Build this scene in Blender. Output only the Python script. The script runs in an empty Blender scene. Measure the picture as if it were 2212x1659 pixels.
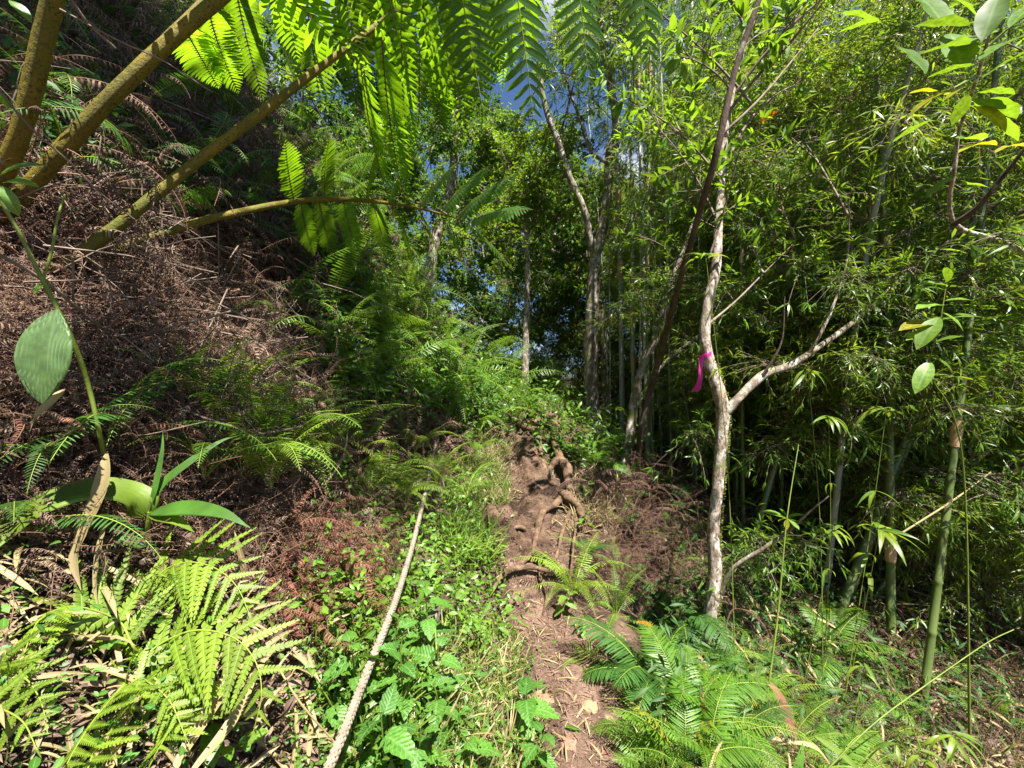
import bpy, math, random
import numpy as np
from mathutils import Vector, Matrix

# ------------------------------------------------------------------ camera, sky, sun, exposure
SC = bpy.context.scene
COL = SC.collection
EYE = 1.5                                   # camera height above the near path
FPX = 928.0                                 # focal length for a 2212 x 1659 picture
cam_data = bpy.data.cameras.new('camera')
cam_data.sensor_width = 36.0
cam_data.lens = 36.0 * FPX / 2212.0
cam_data.clip_start = 0.02
cam_data.clip_end = 1000.0
cam = bpy.data.objects.new('camera', cam_data)
COL.objects.link(cam)
cam.location = (0, 0, EYE)
cam.rotation_euler = (math.radians(90), 0, 0)
SC.camera = cam

SUN_DIR = Vector((0.22, -0.42, 0.88)).normalized()        # towards the sun: high, behind the right shoulder
SUN_EL = math.asin(SUN_DIR.z)
SUN_AZ = math.atan2(SUN_DIR.x, SUN_DIR.y)
world = bpy.data.worlds.new('World')
SC.world = world
world.use_nodes = True
wn = world.node_tree
wn.nodes.clear()
w_out = wn.nodes.new('ShaderNodeOutputWorld')
w_bg = wn.nodes.new('ShaderNodeBackground')
w_sky = wn.nodes.new('ShaderNodeTexSky')
w_sky.sky_type = 'NISHITA'
w_sky.sun_disc = False
w_sky.sun_elevation = SUN_EL
w_sky.sun_rotation = SUN_AZ
w_sky.altitude = 2500.0
w_sky.air_density = 1.0
w_sky.dust_density = 0.0
w_sky.ozone_density = 6.0
w_bg.inputs['Strength'].default_value = 0.05
# broken white cumulus over the whole sky
w_tc = wn.nodes.new('ShaderNodeTexCoord')
w_map = wn.nodes.new('ShaderNodeMapping')
w_map.inputs['Scale'].default_value = (1.0, 1.0, 1.7)
w_map.inputs['Location'].default_value = (0.35, 0.1, 0.62)
w_noise = wn.nodes.new('ShaderNodeTexNoise')
w_noise.inputs['Scale'].default_value = 2.1
w_noise.inputs['Detail'].default_value = 7.0
w_noise.inputs['Roughness'].default_value = 0.55
w_ramp = wn.nodes.new('ShaderNodeValToRGB')
w_ramp.color_ramp.elements[0].position = 0.54
w_ramp.color_ramp.elements[1].position = 0.66
w_mix = wn.nodes.new('ShaderNodeMix')
w_mix.data_type = 'RGBA'
w_mix.inputs['B'].default_value = (7, 7.2, 7.6, 1)
wl = wn.links
wl.new(w_tc.outputs['Generated'], w_map.inputs['Vector'])
wl.new(w_map.outputs['Vector'], w_noise.inputs['Vector'])
wl.new(w_noise.outputs['Fac'], w_ramp.inputs['Fac'])
wl.new(w_ramp.outputs['Color'], w_mix.inputs['Factor'])
wl.new(w_sky.outputs['Color'], w_mix.inputs['A'])
wl.new(w_mix.outputs['Result'], w_bg.inputs['Color'])
wl.new(w_bg.outputs['Background'], w_out.inputs['Surface'])

sun_data = bpy.data.lights.new('sun', 'SUN')
sun_data.energy = 5.0
sun_data.angle = math.radians(0.5)
sun_data.color = (1.0, 0.95, 0.86)
sun = bpy.data.objects.new('sun', sun_data)
COL.objects.link(sun)
sun.rotation_euler = (-SUN_DIR).to_track_quat('-Z', 'Y').to_euler()

SC.view_settings.view_transform = 'Standard'
SC.view_settings.look = 'None'
SC.view_settings.gamma = 1.0
SC.view_settings.use_curve_mapping = False
SC.view_settings.exposure = 1.9
SC.render.engine = 'CYCLES'
SC.cycles.max_bounces = 6
SC.cycles.diffuse_bounces = 2
SC.cycles.transmission_bounces = 4
SC.cycles.glossy_bounces = 2
SC.cycles.use_denoising = True
SC.cycles.caustics_reflective = False
SC.cycles.caustics_refractive = False
SC.cycles.sample_clamp_indirect = 6.0

RNG = np.random.default_rng(11)
random.seed(11)
PI = math.pi

# ------------------------------------------------------------------ terrain function
CX_Y = np.array([-8, 1.7, 2.4, 2.9, 3.3, 4.0, 4.8, 7.0, 12.0, 40.0, 160.0])
CX_X = np.array([.36, .33, .28, .12, .05, .07, .20, .10, -.8, -6.0, -20.0])
ZT_Y = np.array([-8, 0.0, 2.5, 2.85, 3.1, 3.5, 4.1, 4.6, 4.9, 6.0, 12.0, 40.0, 160.0])
ZT_Z = np.array([-.5, 0.0, .03, .12, .30, .47, .78, 1.02, 1.06, 1.2, 1.75, 4.0, 6.0])

def smooth_noise(x, y, seed=0.0):
    s = seed
    return (np.sin(1.7*x+2.3*y+s) * np.cos(2.1*x-1.3*y+1.7*s) * .5 + np.sin(4.3*x-3.1*y+2*s) * np.cos(3.7*x+4.9*y+s) * .27
            + np.sin(9.1*x+7.7*y+3*s) * np.cos(8.3*x-9.7*y) * .14)

def cx_of(y):
    return np.interp(y, CX_Y, CX_X)

def H(x, y):
    x = np.asarray(x, float); y = np.asarray(y, float)
    c = cx_of(y); z = np.interp(y, ZT_Y, ZT_Z)
    dl = np.clip((c - .30) - x, 0, None)
    left = .75*np.minimum(dl, .6) + 1.22*np.clip(dl-.6, 0, 4.5) + .55*np.clip(dl-5.1, 0, 6)
    dr = np.clip(x - (c + .42), 0, None)
    right = -.50*np.minimum(dr, 1.6) - .14*np.clip(dr-1.6, 0, 8) - .02*np.clip(dr-9.6, 0, 100)
    fade = np.clip((y+1)/3, .0, 1)
    away = np.clip((dl+dr)/.5, .15, 1)
    n = smooth_noise(x*1.3, y*1.3, .4) * .10 * away + smooth_noise(x*5, y*5, 2.2) * .022
    n = n + (smooth_noise(x*.8, y*.8, 5.) * .30 + smooth_noise(x*2.1, y*2.1, 3.)*.10) * np.clip((dl-.9)/1.2, 0, 1)
    return z + left + right*(.6+.4*fade) + n

def P(px, py, Y):
    "point at distance Y in front of the camera seen at picture position px, py"
    return np.array([Y*(px-1106)/FPX, Y, EYE - Y*(py-829.5)/FPX])

_YS = np.geomspace(.45, 70, 420)
def GM(px, py, lift=0.0):
    "where the lines of sight through px, py meet the ground (arrays)"
    px = np.atleast_1d(np.asarray(px, float)); py = np.atleast_1d(np.asarray(py, float))
    res = []
    for a in range(0, len(px), 4000):
        dx = (px[a:a+4000]-1106)/FPX; dz = -(py[a:a+4000]-829.5)/FPX
        X = dx[:, None]*_YS; Z = EYE+dz[:, None]*_YS
        f = Z-H(X, np.broadcast_to(_YS, X.shape))-lift
        neg = f <= 0
        k = np.where(neg.any(1), np.argmax(neg, 1), 250)
        k = np.maximum(k, 1); r = np.arange(len(k))
        f0, f1 = f[r, k-1], f[r, k]
        t = np.where(f0 > f1, np.clip(f0/np.maximum(f0-f1, 1e-9), 0, 1), 1)
        Yh = _YS[k-1]+(_YS[k]-_YS[k-1])*t
        x = dx*Yh
        res.append(np.stack([x, Yh, H(x, Yh)], 1))
    return np.concatenate(res)

def G(px, py, lift=0.0):
    return GM([px], [py], lift)[0]

def PG(px, py, Y, gap=.07):
    "like P, but never below the ground: pulled in front of it"
    return P(px, py, min(Y, G(px, py)[1]-gap) if py > 300 else Y)

def on_ground(x, y):
    return np.array([x, y, float(H(x, y))])

# ------------------------------------------------------------------ mesh helpers
EDGE = {}                       # templates with a midrib: 0 on the rib, 1 at the margin
class Geo:
    def __init__(self):
        self.v = []; self.q = []; self.t = []; self.n = 0
        self.qm = []; self.tm = []; self.tint = []; self.edge = []
    def add(self, V, F, mat=0, tint=0.5, edge=None):
        if edge is None: edge = EDGE[id(V)][0] if id(V) in EDGE else 1.0
        V = np.asarray(V, float)
        self.edge.append(np.broadcast_to(np.asarray(edge, float), (len(V),)).copy())
        F = np.asarray(F, np.int64)
        if F.shape[1] == 4:
            self.q.append(F + self.n); self.qm.append(np.full(len(F), mat))
        else:
            self.t.append(F + self.n); self.tm.append(np.full(len(F), mat))
        self.v.append(V)
        self.tint.append(np.broadcast_to(np.asarray(tint, float), (len(V),)).copy())
        self.n += len(V)
        return self
    def inst(self, T, R, loc, scale=1.0, mat=0, tint=None):
        "many copies of template T=(V, F) with frames R (n,3,3), positions loc (n,3)"
        V, F = T
        N = len(loc)
        if N == 0: return self
        scale = np.broadcast_to(np.asarray(scale, float), (N,))
        W = np.einsum('vj,nij->nvi', V, R) * scale[:, None, None] + loc[:, None, :]
        off = (np.arange(N) * len(V))[:, None, None]
        FF = (F[None] + off).reshape(-1, F.shape[1])
        if tint is None: tint = RNG.random(N)
        self.add(W.reshape(-1, 3), FF, mat, np.repeat(np.broadcast_to(tint, (N,)), len(V)), np.tile(EDGE[id(V)][0], N) if id(V) in EDGE else 1.0)
        return self
    def build(self, name, mats, shift=None, smooth=True):
        me = bpy.data.meshes.new(name)
        V = np.concatenate(self.v) if self.v else np.zeros((0, 3))
        if shift is not None: V = V - np.asarray(shift)
        q = np.concatenate(self.q) if self.q else np.zeros((0, 4), np.int64)
        t = np.concatenate(self.t) if self.t else np.zeros((0, 3), np.int64)
        me.vertices.add(len(V)); me.vertices.foreach_set('co', V.astype(np.float32).ravel())
        nl = q.size + t.size
        me.loops.add(nl); me.polygons.add(len(q)+len(t))
        me.loops.foreach_set('vertex_index', np.concatenate([q.ravel(), t.ravel()]).astype(np.int32))
        tot = np.concatenate([np.full(len(q), 4), np.full(len(t), 3)]).astype(np.int32)
        st = np.concatenate([[0], np.cumsum(tot)[:-1]]).astype(np.int32) if len(tot) else tot
        me.polygons.foreach_set('loop_start', st)
        me.polygons.foreach_set('loop_total', tot)
        mi = np.concatenate([np.concatenate(self.qm) if self.qm else np.zeros(0), np.concatenate(self.tm) if self.tm else np.zeros(0)]).astype(np.int32)
        me.polygons.foreach_set('material_index', mi)
        me.polygons.foreach_set('use_smooth', np.full(len(tot), smooth))
        a = me.attributes.new('tint', 'FLOAT', 'POINT')
        a.data.foreach_set('value', np.concatenate(self.tint).astype(np.float32))
        a = me.attributes.new('edge', 'FLOAT', 'POINT')
        a.data.foreach_set('value', np.concatenate(self.edge).astype(np.float32))
        for m in (mats if isinstance(mats, (list, tuple)) else [mats]): me.materials.append(m)
        me.update(calc_edges=True)
        return me

def unit(a):
    a = np.asarray(a, float)
    return a / np.maximum(np.linalg.norm(a, axis=-1, keepdims=True), 1e-9)

def frames(d, n):
    "frames whose Y runs along d and whose Z is as near n as can be"
    d = unit(np.atleast_2d(d)); n = np.broadcast_to(np.asarray(n, float), d.shape)
    x = np.cross(d, n)
    bad = np.linalg.norm(x, axis=1) < 1e-4
    if bad.any(): x[bad] = np.cross(d[bad], [0.31, .95, .1])
    x = unit(x); z = np.cross(x, d)
    return np.stack([x, d, z], axis=2)

def spline(pts, n):
    "Catmull-Rom through pts, n points evenly spaced along its length"
    p = np.asarray(pts, float)
    p = np.vstack([2*p[0]-p[1], p, 2*p[-1]-p[-2]])
    out = []
    for i in range(1, len(p)-2):
        t = np.linspace(0, 1, 17)[:-1, None] if i < len(p)-3 else np.linspace(0, 1, 17)[:, None]
        a, b, c, d = p[i-1], p[i], p[i+1], p[i+2]
        out.append(.5*((2*b)+(-a+c)*t+(2*a-5*b+4*c-d)*t*t+(-a+3*b-3*c+d)*t**3))
    o = np.vstack(out)
    s = np.concatenate([[0], np.cumsum(np.linalg.norm(np.diff(o, axis=0), axis=1))])
    u = np.linspace(0, s[-1], n)
    return np.stack([np.interp(u, s, o[:, k]) for k in range(3)], axis=1)

def tangents(p):
    return unit(np.gradient(p, axis=0))

def tube(g, pts, rad, k=8, mat=0, tint=.5, rough=0.0, cap=True, seed=0):
    pts = np.asarray(pts, float); n = len(pts)
    rad = np.interp(np.linspace(0, 1, n), np.linspace(0, 1, len(np.atleast_1d(rad))), np.atleast_1d(rad))
    T = tangents(pts)
    u = np.cross(T[0], [0, 0, 1.]) if abs(T[0][2]) < .9 else np.cross(T[0], [1., 0, 0])
    u = unit(u); U = [u]
    for i in range(1, n):
        u = u - T[i]*np.dot(u, T[i]); u = unit(u); U.append(u)
    U = np.array(U); W = np.cross(T, U)
    a = np.arange(k)*2*PI/k
    rr = np.repeat(rad[:, None], k, 1)
    if rough:
        r0 = np.random.default_rng(seed)
        rr = rr*(1+rough*(r0.random((n, k))-.5)*2) * (1+rough*.8*np.sin(np.linspace(0, n*.35, n)+seed))[:, None]
    V = pts[:, None] + rr[..., None]*(np.cos(a)[None, :, None]*U[:, None] + np.sin(a)[None, :, None]*W[:, None])
    V = V.reshape(-1, 3)
    i = np.arange(n-1)[:, None]*k; j = np.arange(k)[None]; j2 = (j+1) % k
    F = np.stack([i+j, i+j2, i+k+j2, i+k+j], axis=-1).reshape(-1, 4)
    g.add(V, F, mat, tint)
    if cap:
        for e, idx in ((0, np.arange(k)), (n-1, np.arange(k)[::-1])):
            base = e*k
            c = pts[e]
            VV = np.vstack([V[base:base+k], c[None]])
            FF = np.stack([np.roll(idx, -1), idx, np.full(k, k)], axis=1)
            g.add(VV, FF, mat, tint)
    return g

# leaf templates: along +Y, width along X, face up +Z, length 1
def shape_w(t, kind):
    if kind == 'lance': return np.sin(PI*np.clip(t, 0, 1)**.75)**.9*(1-.25*t)
    if kind == 'strap': return np.minimum(1, np.minimum(t/.10+.35, (1-t)/.28))**.8
    if kind == 'ovate': return np.sin(PI*t**.62)**.85
    if kind == 'ellip': return np.sin(PI*t)**.75
    if kind == 'obov': return np.sin(PI*t**1.35)**.8
    if kind == 'blade': return np.minimum(1, t/.08+.4)*(1-t)**.55
    return np.sin(PI*t)

def leaf_t(W, n=4, kind='lance', fold=.2, droop=.15, mid=True, twist=0., serr=0., wave=0.):
    t = np.linspace(0, 1, n+1)
    w = np.maximum(shape_w(t, kind), .02)*W*.5
    ang = -droop*2*t
    y = np.concatenate([[0], np.cumsum(np.cos(.5*(ang[1:]+ang[:-1])))/n])
    z = np.concatenate([[0], np.cumsum(np.sin(.5*(ang[1:]+ang[:-1])))/n])
    if serr:
        s = (np.arange(n+1) % 2)*serr
        s[0] = s[-1] = 0
        w = w*(1-s)
        ys = y - (np.arange(n+1) % 2)*0.35/n
    else: ys = y
    tw = twist*t
    wv = wave*np.sin(np.arange(n+1)*1.9)
    Lp = np.stack([-w*np.cos(tw), ys, z+fold*w - w*np.sin(tw)+wv*w], 1)
    Rp = np.stack([w*np.cos(tw), ys, z+fold*w + w*np.sin(tw)-wv*w], 1)
    i = np.arange(n)
    if mid:
        C = np.stack([0*y, y, z], 1)
        V = np.stack([Lp, C, Rp], 1).reshape(-1, 3)
        EDGE[id(V)] = (np.tile([1., 0., 1.], n+1), V)
        b = i*3
        F = np.concatenate([np.stack([b, b+1, b+4, b+3], 1), np.stack([b+1, b+2, b+5, b+4], 1)])
    else:
        V = np.stack([Lp, Rp], 1).reshape(-1, 3)
        b = i*2
        F = np.stack([b, b+1, b+3, b+2], 1)
    return V, F

def lobed_pinna_t(W, n=9):
    "pinna cut into rounded forward-leaning teeth along a midrib; length 1, each lobe its own tongue"
    V = []; F = []
    t = np.linspace(0, 1, n+1)
    wf = lambda s: max(.03, min(1., s/.05+.75)*(1-s)**.62)*W*.5
    for side in (-1, 1):
        for i in range(n):
            a, b = t[i], t[i+1]
            m = .5*(a+b)
            w = wf(m)
            dz = -.10*m*m
            sh = .5/n
            o = len(V)
            g = .06/n
            V += [[0, a, -.10*a*a], [0, b, -.10*b*b],
                  [side*w*.62, b-g+sh*.45, dz+.12*w], [side*w*.62, a+g+sh*.45, dz+.12*w],
                  [side*w, b-3.0*g+sh*.9, dz+.02*w], [side*w*.97, a+4*g+sh*.9, dz+.02*w]]
            q = [[o, o+1, o+2, o+3], [o+3, o+2, o+4, o+5]]
            F += q if side < 0 else [r[::-1] for r in q]
    V = np.array(V, float)
    EDGE[id(V)] = (np.minimum(1, np.abs(V[:, 0])*1e4), V)
    return V, np.array(F, np.int64)

# ------------------------------------------------------------------ object helpers
def link(name, me, parent=None, loc=None, rot=None, scale=None):
    o = bpy.data.objects.new(name, me)
    COL.objects.link(o)
    if parent is not None: o.parent = parent
    if loc is not None: o.location = loc
    if rot is not None: o.rotation_euler = rot
    if scale is not None: o.scale = (scale, scale, scale) if np.isscalar(scale) else scale
    return o

def tag(o, label, cat, group=None):
    o['label'] = label; o['category'] = cat
    if group: o['group'] = group
    return o

def thing(name, label, cat, loc=(0, 0, 0), group=None, rotz=0.0):
    o = bpy.data.objects.new(name, None)
    o.empty_display_size = .1
    COL.objects.link(o)
    o.location = loc; o.rotation_euler = (0, 0, rotz)
    return tag(o, label, cat, group)

def put(name, me, parent, R, loc, scale=1.0):
    "child placed by frame R (3x3) and position"
    o = bpy.data.objects.new(name, me)
    COL.objects.link(o)
    o.parent = parent
    M = np.eye(4); M[:3, :3] = R*scale; M[:3, 3] = loc
    o.matrix_basis = Matrix(M.tolist())
    return o

def mass(name, label, cat, protos, R, loc, scale, seed=0):
    "one uncountable mass: prototypes instanced on points by geometry nodes"
    rng = np.random.default_rng(seed)
    N = len(loc)
    me = bpy.data.meshes.new(name)
    me.vertices.add(N); me.vertices.foreach_set('co', np.asarray(loc, np.float32).ravel())
    R = np.asarray(R)
    sy = np.sqrt(R[:, 0, 0]**2+R[:, 1, 0]**2)
    eul = np.stack([np.arctan2(R[:, 2, 1], R[:, 2, 2]), np.arctan2(-R[:, 2, 0], sy), np.arctan2(R[:, 1, 0], R[:, 0, 0])], 1)
    a = me.attributes.new('rot', 'FLOAT_VECTOR', 'POINT'); a.data.foreach_set('vector', eul.astype(np.float32).ravel())
    a = me.attributes.new('scl', 'FLOAT', 'POINT'); a.data.foreach_set('value', np.broadcast_to(scale, (N,)).astype(np.float32))
    a = me.attributes.new('idx', 'INT', 'POINT'); a.data.foreach_set('value', rng.integers(0, len(protos), N).astype(np.int32))
    col = bpy.data.collections.new(name+'_pieces')
    for i, p in enumerate(protos):
        q = bpy.data.objects.new('%s_piece_%02d' % (name, i), p); col.objects.link(q)
    o = link(name, me); o['kind'] = 'stuff'; o['label'] = label; o['category'] = cat
    ng = bpy.data.node_groups.new(name, 'GeometryNodeTree')
    ng.interface.new_socket('Geometry', in_out='INPUT', socket_type='NodeSocketGeometry')
    ng.interface.new_socket('Geometry', in_out='OUTPUT', socket_type='NodeSocketGeometry')
    nd = ng.nodes; gi = nd.new('NodeGroupInput'); go = nd.new('NodeGroupOutput')
    ci = nd.new('GeometryNodeCollectionInfo'); ci.inputs['Collection'].default_value = col
    ci.inputs['Separate Children'].default_value = True; ci.inputs['Reset Children'].default_value = True
    ip = nd.new('GeometryNodeInstanceOnPoints'); ip.inputs['Pick Instance'].default_value = True
    def na(nm, ty):
        n = nd.new('GeometryNodeInputNamedAttribute'); n.data_type = ty; n.inputs['Name'].default_value = nm
        return n.outputs['Attribute']
    er = nd.new('FunctionNodeEulerToRotation')
    L = ng.links
    L.new(na('rot', 'FLOAT_VECTOR'), er.inputs[0])
    L.new(gi.outputs[0], ip.inputs['Points']); L.new(ci.outputs[0], ip.inputs['Instance'])
    L.new(na('idx', 'INT'), ip.inputs['Instance Index']); L.new(er.outputs[0], ip.inputs['Rotation']); L.new(na('scl', 'FLOAT'), ip.inputs['Scale'])
    L.new(ip.outputs[0], go.inputs[0])
    md = o.modifiers.new('scatter', 'NODES'); md.node_group = ng
    return o

# ------------------------------------------------------------------ materials
MATS = {}
def _nodes(name):
    m = bpy.data.materials.new(name); m.use_nodes = True
    nt = m.node_tree; nt.nodes.clear()
    out = nt.nodes.new('ShaderNodeOutputMaterial')
    MATS[name] = m
    return m, nt, out

def _mix(nt, fac, a, b, blend='MIX'):
    n = nt.nodes.new('ShaderNodeMix'); n.data_type = 'RGBA'; n.blend_type = blend
    for s, v in (('Factor', fac), ('A', a), ('B', b)):
        if isinstance(v, (int, float)): n.inputs[s].default_value = v
        elif isinstance(v, tuple): n.inputs[s].default_value = (*v, 1) if len(v) == 3 else v
        else: nt.links.new(v, n.inputs[s])
    return n.outputs['Result']

def _noise(nt, scale, detail=4, rough=.6, coord='Object', stretch=None, dist=0.):
    tc = nt.nodes.new('ShaderNodeTexCoord')
    n = nt.nodes.new('ShaderNodeTexNoise')
    n.inputs['Scale'].default_value = scale; n.inputs['Detail'].default_value = detail
    n.inputs['Roughness'].default_value = rough; n.inputs['Distortion'].default_value = dist
    if stretch:
        mp = nt.nodes.new('ShaderNodeMapping'); mp.inputs['Scale'].default_value = stretch
        nt.links.new(tc.outputs[coord], mp.inputs['Vector']); nt.links.new(mp.outputs['Vector'], n.inputs['Vector'])
    else:
        nt.links.new(tc.outputs[coord], n.inputs['Vector'])
    return n.outputs['Fac']

def _ramp(nt, src, stops, interp='LINEAR'):
    r = nt.nodes.new('ShaderNodeValToRGB'); r.color_ramp.interpolation = interp
    e = r.color_ramp.elements
    while len(e) < len(stops): e.new(.5)
    for k, (p, c) in enumerate(stops):
        e[k].position = p
        e[k].color = (c, c, c, 1) if isinstance(c, (int, float)) else (*c, 1)
    nt.links.new(src, r.inputs['Fac'])
    return r.outputs['Color']

def leaf_mat(name, c1, c2, tr, trans=.4, rough=.42, spec=.5, spots=None, vary=.35, vein=.45, veins=None):
    m, nt, out = _nodes(name)
    at = nt.nodes.new('ShaderNodeAttribute'); at.attribute_name = 'tint'
    ed = nt.nodes.new('ShaderNodeAttribute'); ed.attribute_name = 'edge'
    oi = nt.nodes.new('ShaderNodeObjectInfo')
    col = _mix(nt, at.outputs['Fac'], c1, c2)
    nz = _noise(nt, 9.0, 3)
    dark = _ramp(nt, nz, [(.3, 1-vary), (.7, 1.0+vary*.4)])
    col = _mix(nt, 1.0, col, dark, 'MULTIPLY')
    objv = _ramp(nt, oi.outputs['Random'], [(0, .74), (1, 1.2)])
    col = _mix(nt, 1.0, col, objv, 'MULTIPLY')
    tcol = _mix(nt, 1.0, _mix(nt, at.outputs['Fac'], tr, tuple(.8*x for x in tr)), dark, 'MULTIPLY')
    tcol = _mix(nt, 1.0, tcol, objv, 'MULTIPLY')
    rib = _ramp(nt, ed.outputs['Fac'], [(.05, vein), (.16, 0.)])
    pale = tuple(min(.6, .5*(a+b)*1.5+.06) for a, b in zip(c1, c2))
    height = None
    if veins:                                   # side veins, in the leaf's own coordinates (length 1 along Y)
        tc = nt.nodes.new('ShaderNodeTexCoord'); sx = nt.nodes.new('ShaderNodeSeparateXYZ')
        nt.links.new(tc.outputs['Object'], sx.inputs[0])
        def mth(op, a, b=None):
            n = nt.nodes.new('ShaderNodeMath'); n.operation = op
            for k, v in enumerate((a, b)):
                if v is None: continue
                if isinstance(v, (int, float)): n.inputs[k].default_value = v
                else: nt.links.new(v, n.inputs[k])
            return n.outputs[0]
        ph = mth('MULTIPLY', mth('SUBTRACT', sx.outputs['Y'], mth('MULTIPLY', mth('ABSOLUTE', sx.outputs['X']), veins[1])), veins[0])
        wv = mth('ABSOLUTE', mth('SUBTRACT', mth('FRACT', ph), .5))
        line = _ramp(nt, wv, [(.0, 1.), (.16, 0.)])
        sep = nt.nodes.new('ShaderNodeMath'); sep.operation = 'MAXIMUM'
        nt.links.new(rib, sep.inputs[0]); nt.links.new(mth('MULTIPLY', line, .38), sep.inputs[1])
        rib = sep.outputs[0]
        height = wv
    col = _mix(nt, rib, col, pale)
    if spots:
        sp = _ramp(nt, _noise(nt, 26.0, 2), [(.62, 0.), (.70, 1.)])
        col = _mix(nt, sp, col, spots); tcol = _mix(nt, sp, tcol, spots)
    b = nt.nodes.new('ShaderNodeBsdfPrincipled')
    nt.links.new(col, b.inputs['Base Color'])
    b.inputs['Roughness'].default_value = rough
    b.inputs['Specular IOR Level'].default_value = spec
    if height is not None:
        bp = nt.nodes.new('ShaderNodeBump'); bp.inputs['Strength'].default_value = .25; bp.inputs['Distance'].default_value = .015
        nt.links.new(height, bp.inputs['Height']); nt.links.new(bp.outputs[0], b.inputs['Normal'])
    t = nt.nodes.new('ShaderNodeBsdfTranslucent')
    nt.links.new(tcol, t.inputs['Color'])
    mx = nt.nodes.new('ShaderNodeMixShader'); mx.inputs['Fac'].default_value = trans
    nt.links.new(b.outputs[0], mx.inputs[1]); nt.links.new(t.outputs[0], mx.inputs[2])
    nt.links.new(mx.outputs[0], out.inputs['Surface'])
    return m

def solid_mat(name, stops, scale=8., rough=.85, bump=.3, bscale=None, stretch=None, extra=None, spec=.3, detail=6, coord='Object', bdist=.02):
    "noise through a colour ramp, plus bump; extra: list of (noise scale, low, high, colour, stretch)"
    m, nt, out = _nodes(name)
    nz = _noise(nt, scale, detail, .65, coord, stretch)
    col = _ramp(nt, nz, stops)
    at = nt.nodes.new('ShaderNodeAttribute'); at.attribute_name = 'tint'
    for ex in (extra or []):
        f = _ramp(nt, _noise(nt, ex[0], 5, .65, coord, ex[4] if len(ex) > 4 else None), [(ex[1], 0.), (ex[2], 1.)])
        col = _mix(nt, f, col, ex[3])
    col = _mix(nt, 1.0, col, _ramp(nt, at.outputs['Fac'], [(0, .7), (1, 1.3)]), 'MULTIPLY')
    b = nt.nodes.new('ShaderNodeBsdfPrincipled')
    nt.links.new(col, b.inputs['Base Color'])
    b.inputs['Roughness'].default_value = rough
    b.inputs['Specular IOR Level'].default_value = spec
    bp = nt.nodes.new('ShaderNodeBump'); bp.inputs['Strength'].default_value = bump; bp.inputs['Distance'].default_value = bdist
    nt.links.new(_noise(nt, bscale or scale*3, 6, .7, coord, stretch), bp.inputs['Height'])
    nt.links.new(bp.outputs[0], b.inputs['Normal'])
    nt.links.new(b.outputs[0], out.inputs['Surface'])
    return m

# foliage
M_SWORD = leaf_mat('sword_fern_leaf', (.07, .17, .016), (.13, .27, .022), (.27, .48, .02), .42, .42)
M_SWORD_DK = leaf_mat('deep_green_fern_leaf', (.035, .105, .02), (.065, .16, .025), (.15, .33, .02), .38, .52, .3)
M_LIME = leaf_mat('lime_fern_leaf', (.14, .24, .02), (.20, .30, .025), (.32, .46, .02), .40, .5)
M_GIANT = leaf_mat('giant_fern_leaf', (.035, .10, .012), (.06, .15, .014), (.33, .60, .012), .62, .4, vein=.8)
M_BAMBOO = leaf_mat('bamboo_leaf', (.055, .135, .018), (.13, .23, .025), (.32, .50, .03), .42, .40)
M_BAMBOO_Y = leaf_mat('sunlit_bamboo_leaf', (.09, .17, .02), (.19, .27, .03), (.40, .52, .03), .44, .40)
M_BROAD = leaf_mat('broad_leaf', (.06, .15, .014), (.12, .22, .018), (.30, .50, .02), .48, .48, .3)
M_YELLOW = leaf_mat('yellowing_leaf', (.22, .26, .015), (.34, .30, .015), (.50, .50, .015), .45, .4, spots=(.16, .07, .01))
M_NETTLE = leaf_mat('nettle_leaf', (.06, .18, .022), (.11, .25, .028), (.20, .44, .02), .36, .5, vary=.5)
M_RIBBED = leaf_mat('ribbed_leaf', (.10, .22, .02), (.15, .28, .025), (.28, .46, .02), .38, .45, vary=.5)
M_NETTLE_V = leaf_mat('veined_nettle_leaf', (.055, .17, .022), (.10, .24, .028), (.20, .44, .02), .36, .5, vary=.5, veins=(9., .8))
M_RIBBED_V = leaf_mat('veined_ribbed_leaf', (.10, .21, .02), (.15, .28, .025), (.28, .46, .02), .38, .45, vary=.5, veins=(11., .3))
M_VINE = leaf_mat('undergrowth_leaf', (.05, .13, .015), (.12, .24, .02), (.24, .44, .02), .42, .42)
M_GRASS = leaf_mat('grass_blade', (.09, .18, .02), (.20, .26, .045), (.26, .40, .03), .4, .45)
M_STRAW = leaf_mat('dry_grass_blade', (.30, .23, .10), (.42, .34, .17), (.36, .26, .10), .28, .6)
M_PALE = leaf_mat('pleated_leaf', (.09, .19, .06), (.15, .25, .08), (.25, .36, .06), .38, .45, spots=None, veins=(.6, 46.))
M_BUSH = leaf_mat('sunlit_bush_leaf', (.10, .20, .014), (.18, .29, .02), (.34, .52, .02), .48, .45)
M_LITTER = leaf_mat('trail_litter', (.13, .07, .05), (.36, .24, .18), (.3, .18, .1), .15, .8, .2)
M_DEAD = leaf_mat('dead_fern_leaf', (.075, .046, .033), (.30, .205, .155), (.20, .12, .08), .22, .7, .2)
M_DEADGREY = leaf_mat('greyish_dead_fern_leaf', (.13, .105, .085), (.38, .31, .25), (.2, .15, .1), .2, .75, .2)
M_DEADRED = leaf_mat('reddish_dead_fern_leaf', (.17, .07, .045), (.29, .13, .09), (.28, .10, .05), .25, .65, .2)
M_DEADPUR = leaf_mat('purplish_dead_fern_leaf', (.04, .024, .02), (.115, .07, .058), (.14, .07, .06), .2, .6, .25)
M_ORANGE = leaf_mat('orange_leaf', (.45, .12, .01), (.55, .20, .015), (.6, .2, .01), .4, .5)
M_RED = leaf_mat('red_young_frond', (.42, .05, .045), (.5, .09, .06), (.6, .08, .05), .4, .4)
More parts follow.
